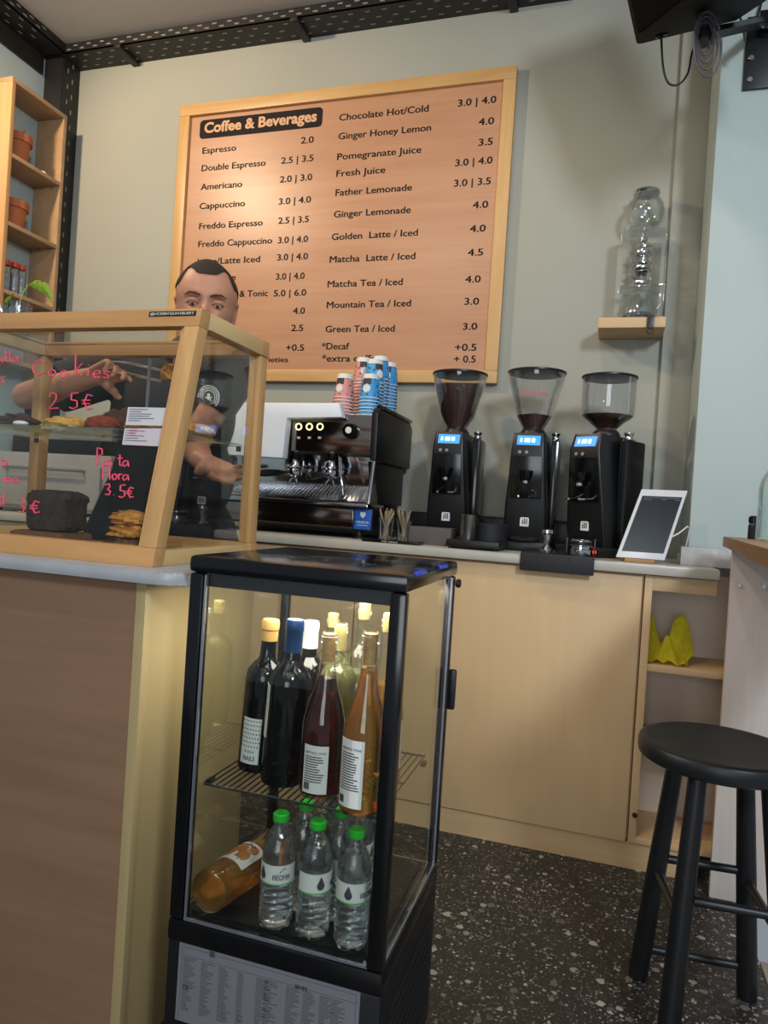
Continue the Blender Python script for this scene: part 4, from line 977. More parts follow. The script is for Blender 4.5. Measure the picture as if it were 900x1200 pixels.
obj('side_panel', MB().prism([(ex1-.0195,2.44,1.240),(ex1-.0195,2.90,1.240),(ex1-.0195,2.905,1.405),(ex1-.0195,2.86,1.432),(ex1-.0195,2.46,1.432),(ex1-.0195,2.435,1.41)], (.024,0,0), .004), 'black', em)
obj('lower_side', MB().prism([(ex1-.045,2.56,1.083),(ex1-.045,2.88,1.083),(ex1-.045,2.88,1.2395),(ex1-.045,2.50,1.2395)], (.03,0,0), .003), 'black', em)
obj('side_strut', MB().tube([(ex1-.012,2.44,1.083),(ex1-.006,2.455,1.238)], .007, 12), 'chrome', em)
obj('cup_tray', MB().box(ex0+.02, ex1-.03, 2.49, 2.88, 1.4055, 1.412, .002), 'steel', em)
mb = MB().prism([(ex1-.016,2.475,1.4325),(ex1+.012,2.475,1.428),(ex1+.012,2.87,1.428),(ex1-.016,2.87,1.4325)], (0,0,.012), .002)
obj('side_rail', mb, 'black_gloss', em)
q = [PY(x, y, 2.405) for x, y in ((236,471),(397,472),(401,489),(336,490),(331,537),(236,531))]
obj('white_cowl', MB().prism(q, (0, .046, 0), .006), 'white_shell', em)
for i, px in enumerate((346, 389, 268)):
    p = PY(px, 530, 2.53); x = p.x; y = 2.53
    g = obj('group_head', MB().lathe([(0,0),(.030,0),(.036,.008),(.036,.030),(.030,.040),(.024,.062),(0,.062)], (x, y, 1.2), 28), 'chrome', em)
    pf_ = obj('portafilter', MB().lathe([(0,0),(.020,.0),(.031,.006),(.034,.020),(.034,.028),(0,.028)], (x, y, 1.171), 28), 'chrome', em)
    dx = -.5 if i == 0 else -.15
    d = Vector((dx, -1, -.12)).normalized(); a = Vector((x, y, 1.188))+d*.032
    obj('handle', MB().tube([a, a+d*.02, a+d*.045, a+d*.10, a+d*.125, a+d*.13], [.006,.007,.0115,.014,.012,.004], 14), 'black', pf_)
    for s in (-1, 1): obj('spout', MB().tube([(x,y,1.172),(x+s*.012,y-.004,1.160),(x+s*.017,y-.006,1.146),(x+s*.017,y-.006,1.138)], [.007,.0065,.006,.005], 10), 'chrome', pf_)
p = PY(396, 531, 2.47)
obj('steam_wand', MB().tube([(p.x,2.50,1.263),(p.x+.006,2.475,1.245),(p.x+.02,2.46,1.18),(p.x+.035,2.455,1.12),(p.x+.037,2.455,1.108)], [.006,.006,.005,.0045,.003], 12), 'chrome', em)

# ---------------------------------------------------------------- paper cups stacked upside down on the machine
def cup(c, mt, label, group):
    t = thing('paper_cup', label, 'paper cup', c, group); h = .092
    obj('cup_body', MB().lathe([(.0395,.002),(.0395,.004),(.0285,h-.003),(.0275,h),(.0255,h),(.0245,h-.008),(0,h-.008)], c, 26), mt, t)
    obj('rim', MB().lathe([(.0375,.0005),(.041,.0003),(.042,.0018),(.041,.0036),(.0385,.004)], c, 26), 'cup_white', t)
    obj('base_band', MB().lathe([(.0305,h-.017),(.0311,h-.017),(.0286,h+.0006),(.0256,h+.0006)], c, 26), 'cup_white', t)
    a0 = D(-100)
    mb = MB()
    for k in range(10):
        z = .052+k*.0023; r = .0395-.0115*(z-.004)/(h-.007)+.0004; patch(mb, c, r, a0-.5, a0+.62, z, z+.0024, 6, .0002)
    pt = obj('printed_panel', mb, 'label_ink', t); mb = MB()
    for k in range(8):
        f = k/7; z = .020+k*.0042; r = .0395-.0115*(z-.004)/(h-.007)+.0008; hw = .42*math.sqrt(max(.05, 1-(2*f-1)**2)); patch(mb, c, r, a0+.1-hw, a0+.1+hw, z, z+.0043, 5, .0002)
    obj('white_shape', mb, 'cup_white', pt); return t
PINK = cup((0,0,0), 'cup_pink', 'x', 'pink cups stacked on the espresso machine'); BLUE = cup((0,0,0), 'cup_blue', 'x', 'blue cups stacked on the espresso machine')
CT = 1.4125; first = {'p': True, 'b': True}
ORD = ['lowest', 'second from the bottom', 'third from the bottom', 'fourth from the bottom', 'fifth from the bottom', 'sixth from the bottom', 'seventh from the bottom', 'eighth from the bottom', 'ninth from the bottom', 'tenth from the bottom', 'eleventh from the bottom', 'twelfth from the bottom', 'thirteenth from the bottom']
for col, px, Y, n, desc in (('p',404,2.56,6,'short front pink stack'),('b',438,2.56,6,'short front blue stack'),('p',425,2.69,13,'tall back pink stack'),('b',451,2.665,13,'tall blue stack behind the short one'),('b',463,2.78,13,'rearmost blue stack'),('b',472,2.60,11,'rightmost blue stack')):
    p = PY(px, 450, Y)
    for i in range(n):
        src = PINK if col == 'p' else BLUE; pos = (min(p.x, ex1-.075), Y, CT+i*.0128); rz = D(random.uniform(-14, 14)) if i < n-1 else D((0, 8, -10, 25, 60, 30)[int(px) % 6])
        lab = '%s paper cup, %s of the %s' % ({'p': 'pink', 'b': 'blue'}[col], 'topmost' if i == n-1 else ORD[i], desc)
        if first[col]: first[col] = False; src.location = pos; src.rotation_euler = (0,0,rz); src['label'] = lab
        else: dup(src, pos, rz, lab)

# ================================================================== COFFEE GRINDERS
def grinder(loc, rot, label, hop, fill):
    t = thing('coffee_grinder', label, 'coffee grinder', (0,0,0))
    obj('base_plate', MB().box(-.088, .088, -.13, .14, .001, .034, .008), 'black', t)
    mb = MB(); prof = [(-.072,.034,.074),(-.088,.10,.074),(-.098,.17,.071),(-.110,.26,.064),(-.124,.36,.058),(-.104,.415,.054)]
    rows = []
    for y, z, w in prof: rows.append([mb.bm.verts.new(q) for q in ((-w,y,z),(w,y,z),(w+.004,.115,z),(-w-.004,.115,z))])
    fs = [mb.bm.faces.new(rows[0][::-1]), mb.bm.faces.new(rows[-1])]
    for a, b in zip(rows, rows[1:]):
        for i in range(4): fs.append(mb.bm.faces.new((a[i], a[(i+1)%4], b[(i+1)%4], b[i])))
    bmesh.ops.recalc_face_normals(mb.bm, faces=fs); mb._fin(fs)
    r = bmesh.ops.bevel(mb.bm, geom=[e for e in mb.bm.edges if abs(e.verts[0].co.z-e.verts[1].co.z) > .02], offset=.010, segments=3, profile=.6, affect='EDGES')
    for f in mb.bm.faces: f.smooth = True
    obj('body', mb, 'black', t, sharp=40)
    obj('motor_column', MB().box(.070, .098, -.02, .115, .0345, .405, .012), 'black_gloss', t)
    # face plate, screen and keys lying on the leaning upper front
    o = Vector((0, -.1245, .357)); yv = Vector((0, .020, .055)).normalized(); nv = Vector((1,0,0)).cross(yv)
    def fr_(mb, x0, x1, u0, u1, d=.002, lift=.0004):
        P_ = lambda x, u, k: o+Vector((x,0,0))+yv*u+nv*k
        mb.hexa([P_(x0,u0,lift),P_(x1,u0,lift),P_(x1,u1,lift),P_(x0,u1,lift),P_(x0,u0,lift+d),P_(x1,u0,lift+d),P_(x1,u1,lift+d),P_(x0,u1,lift+d)]); return mb
    sc = obj('screen', fr_(MB(), -.040, .040, .014, .050), 'screen', t)
    mb = MB()
    for x0, x1 in ((-.03,-.022),(-.015,.005),(.010,.022)): fr_(mb, x0, x1, .024, .040, .0006, .0026)
    obj('readout', mb, 'screen_glyph', sc, kind='stuff')
    o = Vector((0, -.1235, .352)); yv = Vector((0, .0135, .10)).normalized() ; nv = Vector((1,0,0)).cross(yv); 
    mb = MB()
    for x in (-.028, -.004): 
        c = Vector((x, -.1215, .345)); mb.cyl(c, .006, .004, (0,-1,.14), 14)
    obj('key', mb, 'steel', t, kind='stuff')
    obj('front_plate', MB().prism([(-.050,-.1225,.333),(.050,-.1225,.333),(.054,-.104,.185),(-.054,-.104,.185)], (0,-.003,0), .001), 'black_gloss', t)
    obj('spout', MB().lathe([(.012,0),(.020,.010),(.024,.035),(0,.035)], (0,-.140,.245), 20), 'black_gloss', t)
    obj('spout_tip', MB().lathe([(.010,0),(.013,.002),(.012,.012),(0,.012)], (0,-.140,.234), 18), 'chrome', t)
    obj('fork', MB().tube([(-.034,-.10,.195),(-.034,-.155,.19),(-.018,-.17,.19)], .004, 8).tube([(.034,-.10,.195),(.034,-.155,.19),(.018,-.17,.19)], .004, 8), 'chrome', t)
    bdg = obj('badge', MB().box(-.016, .016, -.0905, -.084, .085, .123, .003), 'cup_white', t)
    mb = MB().box(-.008, -.004, -.0912, -.0906, .094, .108).box(-.008, -.004, -.0912, -.0906, .111, .114).box(-.001, .003, -.0912, -.0906, .094, .114).box(.006, .010, -.0912, -.0906, .094, .114)
    obj('mark', mb, 'label_ink', bdg)
    obj('grounds_tray', MB().lathe([(0,.002),(.055,.002),(.060,.012),(.056,.012),(.052,.005),(0,.005)], (0,-.112,.0345), 28, sy=.7), 'black_soft', t)
    obj('adjust_knob', MB().lathe([(0,0),(.014,0),(.015,.004),(.012,.012),(.016,.018),(.016,.024),(0,.026)], (.082,.02,.4055), 20), 'chrome', t)
    obj('hopper_collar', MB().lathe([(.036,0),(.048,0),(.048,.010),(.040,.022),(.036,.022)], (0,.01,.4155), 28), 'black', t)
    z = .436
    if hop == 'cone': pr_ = [(.040,0),(.042,.012),(.066,.050),(.100,.180),(.104,.205)]
    else: pr_ = [(.036,0),(.038,.010),(.066,.035),(.090,.052),(.093,.060),(.093,.182)]
    inner = [(r-.003, z_) for r, z_ in pr_[::-1]]
    hp_ = obj('hopper', MB().lathe(pr_+inner, (0,.01,z), 36), 'hopper', t)
    top = pr_[-1][1]; lev = top*fill
    bp = [(0,.002)]
    for (ra, za), (rb, zb_) in zip(pr_, pr_[1:]):
        if za <= lev: bp.append((ra-.0045, max(za,.002)))
        if za < lev < zb_: bp.append((ra+(rb-ra)*(lev-za)/(zb_-za)-.0045, lev))
    if lev >= top: bp.append((pr_[-1][0]-.0045, lev))
    bp.append((0, lev+.012)); mb = MB().lathe(bp, (0,.01,z), 30); obj('coffee_beans', mb, 'beans', hp_, kind='stuff')
    R_ = pr_[-1][0]
    ld = obj('hopper_lid', MB().lathe([(0,.001),(R_-.002,.001),(R_+.002,.003),(R_+.002,.009),(R_*.9,.012),(0,.013)], (0,.01,z+top), 36), 'black', t)
    obj('lid_knob', MB().lathe([(0,0),(.022,0),(.024,.004),(.020,.012),(0,.013)], (0,.01,z+top+.0125), 22), 'black', ld)
    t.location = loc; t.rotation_euler = (0,0,rot); return t, hp_
def gx(px, Y): return PY(px, 560, Y).x
G1, _ = grinder((gx(531, 2.70), 2.70, WT), 0, 'black coffee grinder with a hopper full of beans, next to the espresso machine', 'cone', .80)
G2, h2 = grinder((gx(621, 2.66), 2.66, WT), 0, 'black coffee grinder with pink handwriting on its hopper, middle of the three', 'cone', .26)
G3, _ = grinder((gx(705, 2.62), 2.62, WT), D(-30), 'black coffee grinder with a straight sided hopper, beside the tablet', 'cyl', .30)
bpy.context.view_layer.update()
obj('warning_lamp', MB().cyl((.070, -.1305, .018), .006, .004, (0,-1,0), 14), 'led_red', G3)
bpy.data.objects[G3.children[-1].name].location = (0,0,0)
for ch in G3.children:
    if ch.name.startswith('warning_lamp'):      # built in grinder space
        me = ch.data; me.transform(Matrix.Translation(G3.location))
# handwriting on the middle hopper
mb = MB(); nx = 0
for ch, wd in (('C',1),('o',.8),('l',.5),('o',.8),('m',1.1),('b',.8),('i',.4),('a',.9)):
    for st_ in GL[ch]:
        pts = []
        for u, v in st_:
            xx_ = -.070+(nx+u*wd*.9)*.0225; zz_ = .115+v*.026; r = .0812+.0262*(zz_-.05)/.13*1.0
            r = .066+(.100-.066)*(zz_-.05)/.13+.001; a = -math.pi/2+xx_/r*.75; pts.append((r*math.cos(a), .01+r*math.sin(a), .436+zz_))
        mb.tube(pts, .0011, 6)
    nx += wd
hw = obj('handwriting', mb, 'marker', None); hw.parent = h2

# ================================================================== SMALL THINGS ON THE BACK COUNTER
def stick_cup(px, Y, label, n, seed, r=.030, h=.085):
    p = PY(px, 610, Y); c = (p.x, Y, WT); t = thing('stirrer_cup', label, 'cup', c)
    obj('cup_body', MB().lathe([(0,0),(r*.8,0),(r,h),(r*.94,h),(r*.76,.004),(0,.004)], c, 24), 'acrylic', t); rnd = random.Random(seed)
    mb = MB()
    for i in range(n):
        a = rnd.uniform(0,6.28); b = a+rnd.uniform(-.6,.6); mb.tube([(c[0]+r*.5*math.cos(a+3), c[1]+r*.5*math.sin(a+3), WT+.006), (c[0]+r*.9*math.cos(b), c[1]+r*.9*math.sin(b), WT+h+rnd.uniform(.012,.035))], .0022, 6)
    o = obj('stirrers', mb, 'stick', t, kind='stuff'); return t
stick_cup(453, 2.47, 'clear cup of wooden stirrers right beside the espresso machine', 12, 3)
stick_cup(474, 2.49, 'clear cup of wooden stirrers nearest the grey brown box', 14, 6)
p = PY(505, 622, 2.46); o = obj('cardboard_box', MB().box(p.x-.075, p.x+.075, 2.45, 2.54, WT, 1.015, .002), 'brown_box', None, (p.x, 2.5, WT)); tag(o, 'low grey brown box in front of the first grinder', 'box')
a = PZ(434, 633, WT); b = PZ(500, 638, WT); mb = MB().box(a.x, b.x, 2.352, 2.43, WT, WT+.010, .003)
ot = tag(obj('tray', mb, 'black_gloss', None, ((a.x+b.x)/2, 2.39, WT)), 'flat glossy black tray at the worktop edge below the espresso machine', 'tray')
mb = MB(); put_text(mb, 'TO STAY', ((a.x+b.x)/2-.03, 2.3512, WT+.002), *XZ, .007, .06); obj('lettering', mb, 'white_print', ot)
a = PY(523, 640, 2.37); b = PY(585, 643, 2.37); xm = (a.x+b.x)/2
t = thing('tamping_stand', 'black tamping stand at the worktop edge holding the steel cup', 'stand', (xm, 2.42, WT))
obj('slab', MB().box(a.x, b.x, 2.355, 2.47, WT+.006, WT+.030, .004), 'black', t)
for x in (a.x+.015, b.x-.015):
    for y in (2.37, 2.455): obj('foot', MB().cyl((x,y,WT), .008, .0065, seg=12), 'black_soft', t)
p = PY(548, 628, 2.42); c = (p.x, 2.42, WT+.0305)
tag(obj('steel_cup', MB().lathe([(0,0),(.025,0),(.026,.002),(.0265,.083),(.0275,.085),(.025,.085),(.0245,.004),(0,.004)], c, 28), 'steel', None, c), 'straight steel dosing cup on the black tamping stand', 'cup')
t = thing('knock_box', 'round black knock box between the first and second grinder', 'knock box', (gx(578, 2.50), 2.50, WT))
c = t.location; obj('bin', MB().lathe([(0,0),(.055,0),(.060,.004),(.064,.085),(.060,.088),(.056,.084),(.053,.006),(0,.006)], c, 32), 'black_soft', t)
obj('knock_bar', MB().tube([c+Vector((-.060,0,.078)), c+Vector((.060,0,.078))], .008, 12), 'black', t)
a = PZ(616, 647, WT); b = PY(697, 652, 2.335)
t = thing('tamping_mat', 'black rubber corner mat hanging over the worktop edge', 'mat', ((a.x+b.x)/2, 2.4, WT))
mb = MB().box(a.x, b.x, 2.331, 2.45, WT, WT+.008, .002).box(a.x, b.x, 2.327, 2.337, WT-.05, WT+.008, .003)
for x in ((a.x*2+b.x)/3, (a.x+2*b.x)/3): mb.box(x-.003, x+.003, 2.3262, 2.3275, WT-.045, WT)
obj('mat_body', mb, 'black_soft', t)
MZ = WT+.0085
p = PY(640, 645, 2.385); c = (p.x, 2.385, MZ); t = thing('tamper', 'chrome coffee tamper standing on the black rubber mat', 'tamper', c)
obj('tamper_base', MB().lathe([(0,0),(.021,0),(.022,.002),(.022,.012),(.010,.020),(0,.020)], c, 26), 'chrome', t)
obj('handle', MB().lathe([(.009,.020),(.009,.030),(.013,.040),(.014,.058),(.020,.064),(.020,.074),(0,.078)], c, 24), 'chrome', t)
p = PY(680, 648, 2.39); c = (p.x, 2.39, MZ); t = thing('dosing_ring', 'ribbed chrome and black dosing ring in front of the third grinder', 'dosing ring', c)
obj('ring_body', MB().lathe([(0,0),(.036,0),(.038,.003),(.038,.018),(.034,.021),(.034,.028),(.039,.031),(.039,.046),(.035,.049),(.033,.046),(.031,.010),(0,.010)], c, 32), 'chrome', t)
obj('grip_band', MB().lathe([(.0385,.032),(.0405,.033),(.0405,.044),(.0385,.045)], c, 32), 'black', t)
for x in (c[0]+.040, c[0]-.046): obj('side_bracket', MB().box(x, x+.006, 2.375, 2.405, MZ, MZ+.055, .001), 'black', t)
t = thing('drawer_unit', 'long low black drawer unit against the wall behind the three grinders', 'drawer unit', (-.38, 2.89, WT))
obj('housing', MB().box(-.78, .02, 2.85, 2.93, WT, 1.065, .004), 'black_soft', t)
for i in range(3): obj('drawer', MB().box(-.77+i*.263, -.515+i*.263, 2.842, 2.8495, WT+.01, 1.055, .002), 'black', t)
# tablet on its stand
tb = [PY(722, 649, 2.395), PY(779, 656, 2.42), PY(806, 575, 2.50), PY(752, 573, 2.475)]
tb[0].z = tb[1].z = WT+.012
ux = (tb[1]-tb[0]).normalized(); uy = (tb[3]-tb[0]); uy = (uy-ux*uy.dot(ux)*.0).normalized(); nz = ux.cross(uy).normalized()
if nz.y > 0: nz = -nz
tt = thing('tablet', 'white framed tablet with dark screen leaning on a wooden stand at the counter end', 'tablet', tuple((tb[0]+tb[1])/2))
obj('shell', MB().prism(tb, -nz*.008, .002), 'tablet_white', tt)
ctr = sum(tb, Vector())/4
def inset(k, lift, kx=None): return [ctr+(q_-ctr)*k+nz*lift for q_ in tb]
A, B, C_, D_ = tb; def_ = lambda u, v: A.lerp(B, u).lerp(D_.lerp(C_, u), v)
so = obj('screen', MB().prism([def_(.07,.09)+nz*.0004, def_(.93,.09)+nz*.0004, def_(.93,.90)+nz*.0004, def_(.07,.90)+nz*.0004], nz*.0006), 'tablet_dark', tt)
mb = MB()
for u0, u1, v in ((.12,.3,.845),(.5,.62,.85),(.8,.9,.85),(.1,.9,.872)): mb.prism([def_(u0,v)+nz*.0012, def_(u1,v)+nz*.0012, def_(u1,v+.006)+nz*.0012, def_(u0,v+.006)+nz*.0012], nz*.0003)
obj('status_text', mb, 'sticker', so, kind='stuff')
st = thing('tablet_stand', 'small wooden stand under the white framed tablet', 'stand', (A.x+.07, 2.42, WT))
dv = Vector((-nz.x, -nz.y, 0)).normalized(); pu = Vector((ux.x, ux.y, 0)).normalized(); b0 = A+pu*.025; b0.z = WT; b0 -= dv*.018
obj('base_block', MB().prism([b0, b0+pu*.09, b0+pu*.09+dv*.10, b0+dv*.10], (0,0,.011), .002), 'oak', st)
s0 = def_(.5,.5)-nz*.0095; obj('prop', MB().tube([s0, Vector((s0.x, s0.y, 0))+dv*.02+Vector((0,0,WT+.011))], .0045, 10), 'steel', st)
cb = def_(1,.34)-nz*.004
tag(obj('charging_cable', MB().tube([cb, cb+Vector((.02,.01,.012)), cb+Vector((.045,.03,.035)), cb+Vector((.06,.10,.03)), (cb.x+.05, 2.60, WT+.004)], .0025, 8), 'cup_white', None, tuple(cb)), 'thin white charging cable at the right side of the tablet', 'cable')
# things at the far left of the back counter seen through the display case
c = (-1.72, 2.70, WT); t = thing('steel_shaker', 'tall steel shaker on the back counter left of the espresso machine', 'shaker', c)
obj('shaker_body', MB().lathe([(0,0),(.032,0),(.034,.004),(.042,.15),(0,.15)], c, 26), 'steel', t); obj('shaker_cap', MB().lathe([(.041,.1505),(.036,.175),(.018,.195),(.018,.215),(0,.22)], c, 26), 'chrome', t)
t = thing('countertop_dishwasher', 'pale grey box appliance at the left end of the back counter', 'appliance', (-2.28, 2.70, WT))
obj('housing', MB().box(-2.62, -1.98, 2.50, 2.90, WT+.012, WT+.26, .01), 'grey_box', t); obj('door', MB().box(-2.58, -2.02, 2.485, 2.499, WT+.03, WT+.21, .004), 'grey_box', t)
obj('handle', MB().tube([(-2.5,2.484,WT+.19),(-2.5,2.462,WT+.19),(-2.1,2.462,WT+.19),(-2.1,2.484,WT+.19)], .006, 10), 'steel', t)
for x in (-2.58,-2.02):
    for y in (2.53,2.87): obj('foot', MB().cyl((x,y,WT), .015, .0125, seg=14), 'black', t)
t = thing('knife_rack_box', 'dark box on top of the pale grey appliance', 'box', (-2.36, 2.72, WT+.26)); obj('box_body', MB().box(-2.58,-2.10,2.58,2.88,WT+.2605,WT+.36,.006), 'black', t); obj('box_lid', MB().box(-2.585,-2.095,2.575,2.885,WT+.3605,WT+.38,.004), 'black_soft', t)
t.name = 'storage_box'

# ================================================================== DRIPPER SHELF
ds = thing('corner_shelf', 'small wooden shelf in the corner of the back wall with a cold drip tower', 'shelf', (.03, 2.85, 1.79))
obj('board', MB().box(-.082, .1505, 2.755, 2.938, 1.786, 1.824, .002), 'beech_x', ds)
SZ_ = 1.8245; dx_ = .058; dy_ = 2.845
dt = thing('cold_drip_tower', 'clear glass cold drip coffee tower on the small corner shelf', 'coffee maker', (dx_, dy_, SZ_))
obj('base', MB().lathe([(0,0),(.070,0),(.073,.004),(.072,.014),(0,.016)], (dx_,dy_,SZ_), 32), 'black', dt)
obj('carafe', MB().lathe([(0,0),(.052,0),(.060,.012),(.058,.045),(.040,.075),(.036,.09),(.040,.095),(.037,.095),(.033,.088),(.055,.042),(.056,.013),(0,.004)], (dx_,dy_,SZ_+.0165), 32), 'acrylic', dt)
obj('carafe_handle', MB().tube([(dx_+.036,dy_-.03,SZ_+.10),(dx_+.068,dy_-.045,SZ_+.095),(dx_+.074,dy_-.047,SZ_+.06),(dx_+.055,dy_-.035,SZ_+.03)], .004, 8), 'acrylic', dt)
for x in (dx_-.080, dx_+.0785): obj('side_plate', MB().box(x, x+.004, dy_-.055, dy_+.055, SZ_, SZ_+.335, .001), 'acrylic', dt)
for z in (.125, .335): obj('cross_plate', MB().box(dx_-.0755, dx_+.078, dy_-.055, dy_+.055, SZ_+z, SZ_+z+.005, .001), 'acrylic', dt)
obj('filter_tube', MB().lathe([(.010,0),(.018,.010),(.022,.030),(.024,.14),(.026,.145),(.022,.145),(.020,.03),(.016,.012)], (dx_,dy_,SZ_+.150), 26), 'acrylic', dt)
obj('coffee_bed', MB().lathe([(0,.03),(.0195,.032),(.0205,.075),(0,.078)], (dx_,dy_,SZ_+.150), 22), 'beans', dt, kind='stuff')
for z in (.142, .20, .255): obj('steel_collar', MB().lathe([(.0245,0),(.030,.001),(.031,.006),(.030,.012),(.0245,.013)], (dx_,dy_,SZ_+z), 26), 'chrome', dt)
obj('drip_valve', MB().lathe([(0,0),(.006,0),(.008,.012),(.014,.016),(.014,.030),(.007,.034),(.007,.052),(0,.052)], (dx_,dy_,SZ_+.288), 22), 'chrome', dt)
mb = MB(); pts = []
for i in range(70): a = i*.36; pts.append((dx_+.034*math.cos(a), dy_+.034*math.sin(a), SZ_+.165+.0017*i))
obj('glass_coil', mb.tube(pts, .0032, 8), 'chrome', dt)
obj('water_globe', MB().lathe([(.008,0),(.040,.010),(.064,.040),(.070,.075),(.062,.108),(.045,.130),(.043,.138),(.041,.138),(.042,.128),(.059,.106),(.067,.075),(.061,.042),(.038,.013),(.006,.003)], (dx_,dy_,SZ_+.3415), 34), 'acrylic', dt)
obj('globe_lid', MB().lathe([(0,0),(.046,0),(.049,.004),(.047,.012),(.02,.018),(0,.019)], (dx_,dy_,SZ_+.480), 30), 'chrome', dt)
p = PY(762, 382, 2.752)
t = thing('bulldog_clip', 'small black clip on the front edge of the corner shelf', 'clip', tuple(p)); obj('clip_body', MB().box(p.x-.012,p.x+.012,2.744,2.7545,1.782,1.828,.001), 'black', t); obj('clip_wire', MB().arch((p.x,2.748,1.770), .010, .0015, 0, 6.28, 'y', 16, 6), 'black', t)

# ================================================================== BAR LEDGE, STOOL
bl_ = thing('bar_ledge', 'whitewashed bar ledge with brown edged top at the right', 'bar', (.65, 1.8, 0))
pts = [(.325,2.318),(.318,2.20),(.217,1.10),(.58,1.06),(.70,2.20),(.70,2.318)]
obj('ledge_top', MB().prism([(x,y,1.024) for x, y in pts], (0,0,.030), .003), 'ledge_x', bl_)
obj('end_panel', MB().box(.35, .695, 2.295, 2.317, .001, 1.0235, .001), 'panel_white', bl_)
obj('support_post', MB().box(.36, .40, 1.12, 1.16, .001, 1.0235, .002), 'panel_white', bl_)
for px, py in ((866,686),(895,687.5)):
    p = PY(px, py, 2.2945); obj('screw', MB().lathe([(0,0),(.007,0),(.006,.003),(.002,.003),(.002,.001),(0,.001)], (p.x, 2.2949, p.z), 16, (0,-1,0)), 'chrome', bl_)
p = PY(905, 632, 2.02); c = (p.x, 2.02, 1.0545); t = thing('water_carafe', 'clear glass bottle on the bar ledge at the right picture edge', 'bottle', c)
obj('carafe_body', MB().lathe([(0,0),(.036,0),(.039,.004),(.039,.13),(.034,.155),(.016,.185),(.014,.22),(.016,.222),(.016,.228),(.013,.228),(.0125,.186),(.032,.15),(.036,.13),(.036,.006),(0,.006)], c, 30), 'bottle', t)
obj('water', MB().lathe([(0,.0065),(.035,.007),(.035,.09),(0,.09)], c, 26), 'water', t)
p = PY(882, 632, 2.12); c = (p.x, 2.12, 1.0545); t = thing('pepper_mill', 'small dark mill beside the clear bottle on the bar ledge', 'mill', c); obj('mill_body', MB().lathe([(0,0),(.013,0),(.013,.035),(.011,.04),(0,.04)], c, 20), 'black', t); obj('mill_top', MB().lathe([(.010,.0405),(.013,.044),(.013,.058),(.008,.062),(0,.062)], c, 20), 'black_gloss', t)

stl = thing('bar_stool', 'round black wooden bar stool in front of the bar ledge', 'stool', (.25, 1.675, 0))
SC = Vector((.254, 1.672, 0)); SR = .162; ST = .622
obj('seat', MB().lathe([(0,ST-.040),(SR-.012,ST-.040),(SR-.002,ST-.034),(SR,ST-.022),(SR,ST-.010),(SR-.003,ST-.003),(SR-.010,ST),(SR-.020,ST-.0012),(SR*.5,ST-.004),(0,ST-.004)], SC, 56), 'black_paint', stl)
feet = [Vector((.135,1.825,0)), Vector((.375,1.845,0)), Vector((.175,1.545,0)), Vector((.405,1.555,0))]
tops_ = [SC+(f_-SC)*.58 for f_ in feet]
for f_, t_ in zip(feet, tops_):
    t2 = Vector((t_.x, t_.y, ST-.0405)); obj('leg', MB().tube([f_, f_.lerp(t2,.03), f_.lerp(t2,.5), t2], [.0205,.0225,.0215,.0185], 20), 'black_paint', stl)
def onleg(i, z): t2 = Vector((tops_[i].x, tops_[i].y, ST-.04)); return feet[i].lerp(t2, z/(ST-.04))
for a, b, zs_ in ((0,1,(.305,.075)),(2,3,(.325,)),(0,2,(.275,)),(1,3,(.285,))):
    for z in zs_:
        A_, B_ = onleg(a, z), onleg(b, z); d = (B_-A_).normalized()*.016
        obj('rung', MB().tube([A_+d, B_-d], .0095, 14), 'black_paint', stl)

# ================================================================== SPEAKER ON THE WALL ARM
A = PY(745, 54, 2.30); e1 = PY(733, -2, 2.26)-A; e1 = e1.normalized()*.40
e2 = PY(815, 0, 2.02)-A; e2 = e2.normalized()*.46
e3 = PY(868, 24, 2.36)-A; e3 = e3.normalized()*.30
sp = thing('loudspeaker', 'black loudspeaker hanging on a wall arm at the top right', 'loudspeaker', tuple(A))
cab_ = [A, A+e3, A+e3+e2, A+e2, A+e1, A+e3+e1, A+e3+e2+e1, A+e2+e1]
obj('cabinet', MB().hexa(cab_, .012), 'speaker_black', sp)
nb = e2.cross(e3).normalized(); nb = -nb if nb.z > 0 else nb
gp = PP(824, 14, A, nb)
obj('swivel', MB().tube([gp+nb*.001, gp+nb*.045], .022, 18), 'black_soft', sp)
obj('port', MB().lathe([(.012,0),(.016,0),(.017,.004),(.012,.004)], A+e3*.16+e2*.12+nb*.0005, 18, nb), 'black_gloss', sp)
n1 = e1.cross(e2).normalized(); n1 = n1 if n1.x < 0 else -n1
gr = [A+e1*.06+e2*.08, A+e1*.94+e2*.08, A+e1*.94+e2*.92, A+e1*.06+e2*.92]
obj('grille', MB().prism([q_+n1*.0005 for q_ in gr], n1*.006, .002), 'grille_cloth', sp)
wa = thing('swing_mount', 'black steel wall arm and bolted plate holding the loudspeaker', 'bracket', (.40, 2.6, 2.6))
pl = [PY(870,106,2.612), PY(934,103,2.612), PY(934,18,2.612), PY(871,22,2.612)]
x0_, x1_ = pl[0].x, pl[0].x+.135; zb0, zb1 = pl[0].z, pl[3].z
obj('wall_plate', MB().box(x0_, x1_, 2.606, 2.6195, zb0, zb1, .002), 'black', wa)
for fx, fzz in ((.14,.42),(.14,.12),(.86,.42),(.86,.12),(.86,.86)):
    obj('bolt', MB().cyl((x0_+(x1_-x0_)*fx, 2.606, zb0+(zb1-zb0)*fzz), .009, .006, (0,-1,0), 8, bev=.001), 'steel', wa)
ga = gp+nb*.046; we = Vector((x0_+.06, 2.602, PY(885, 26, 2.60).z))
mid = Vector((ga.x, ga.y, ga.z-.012))
obj('arm', MB().tube([mid, mid.lerp(we,.5), we], .017, 4), 'black', wa)
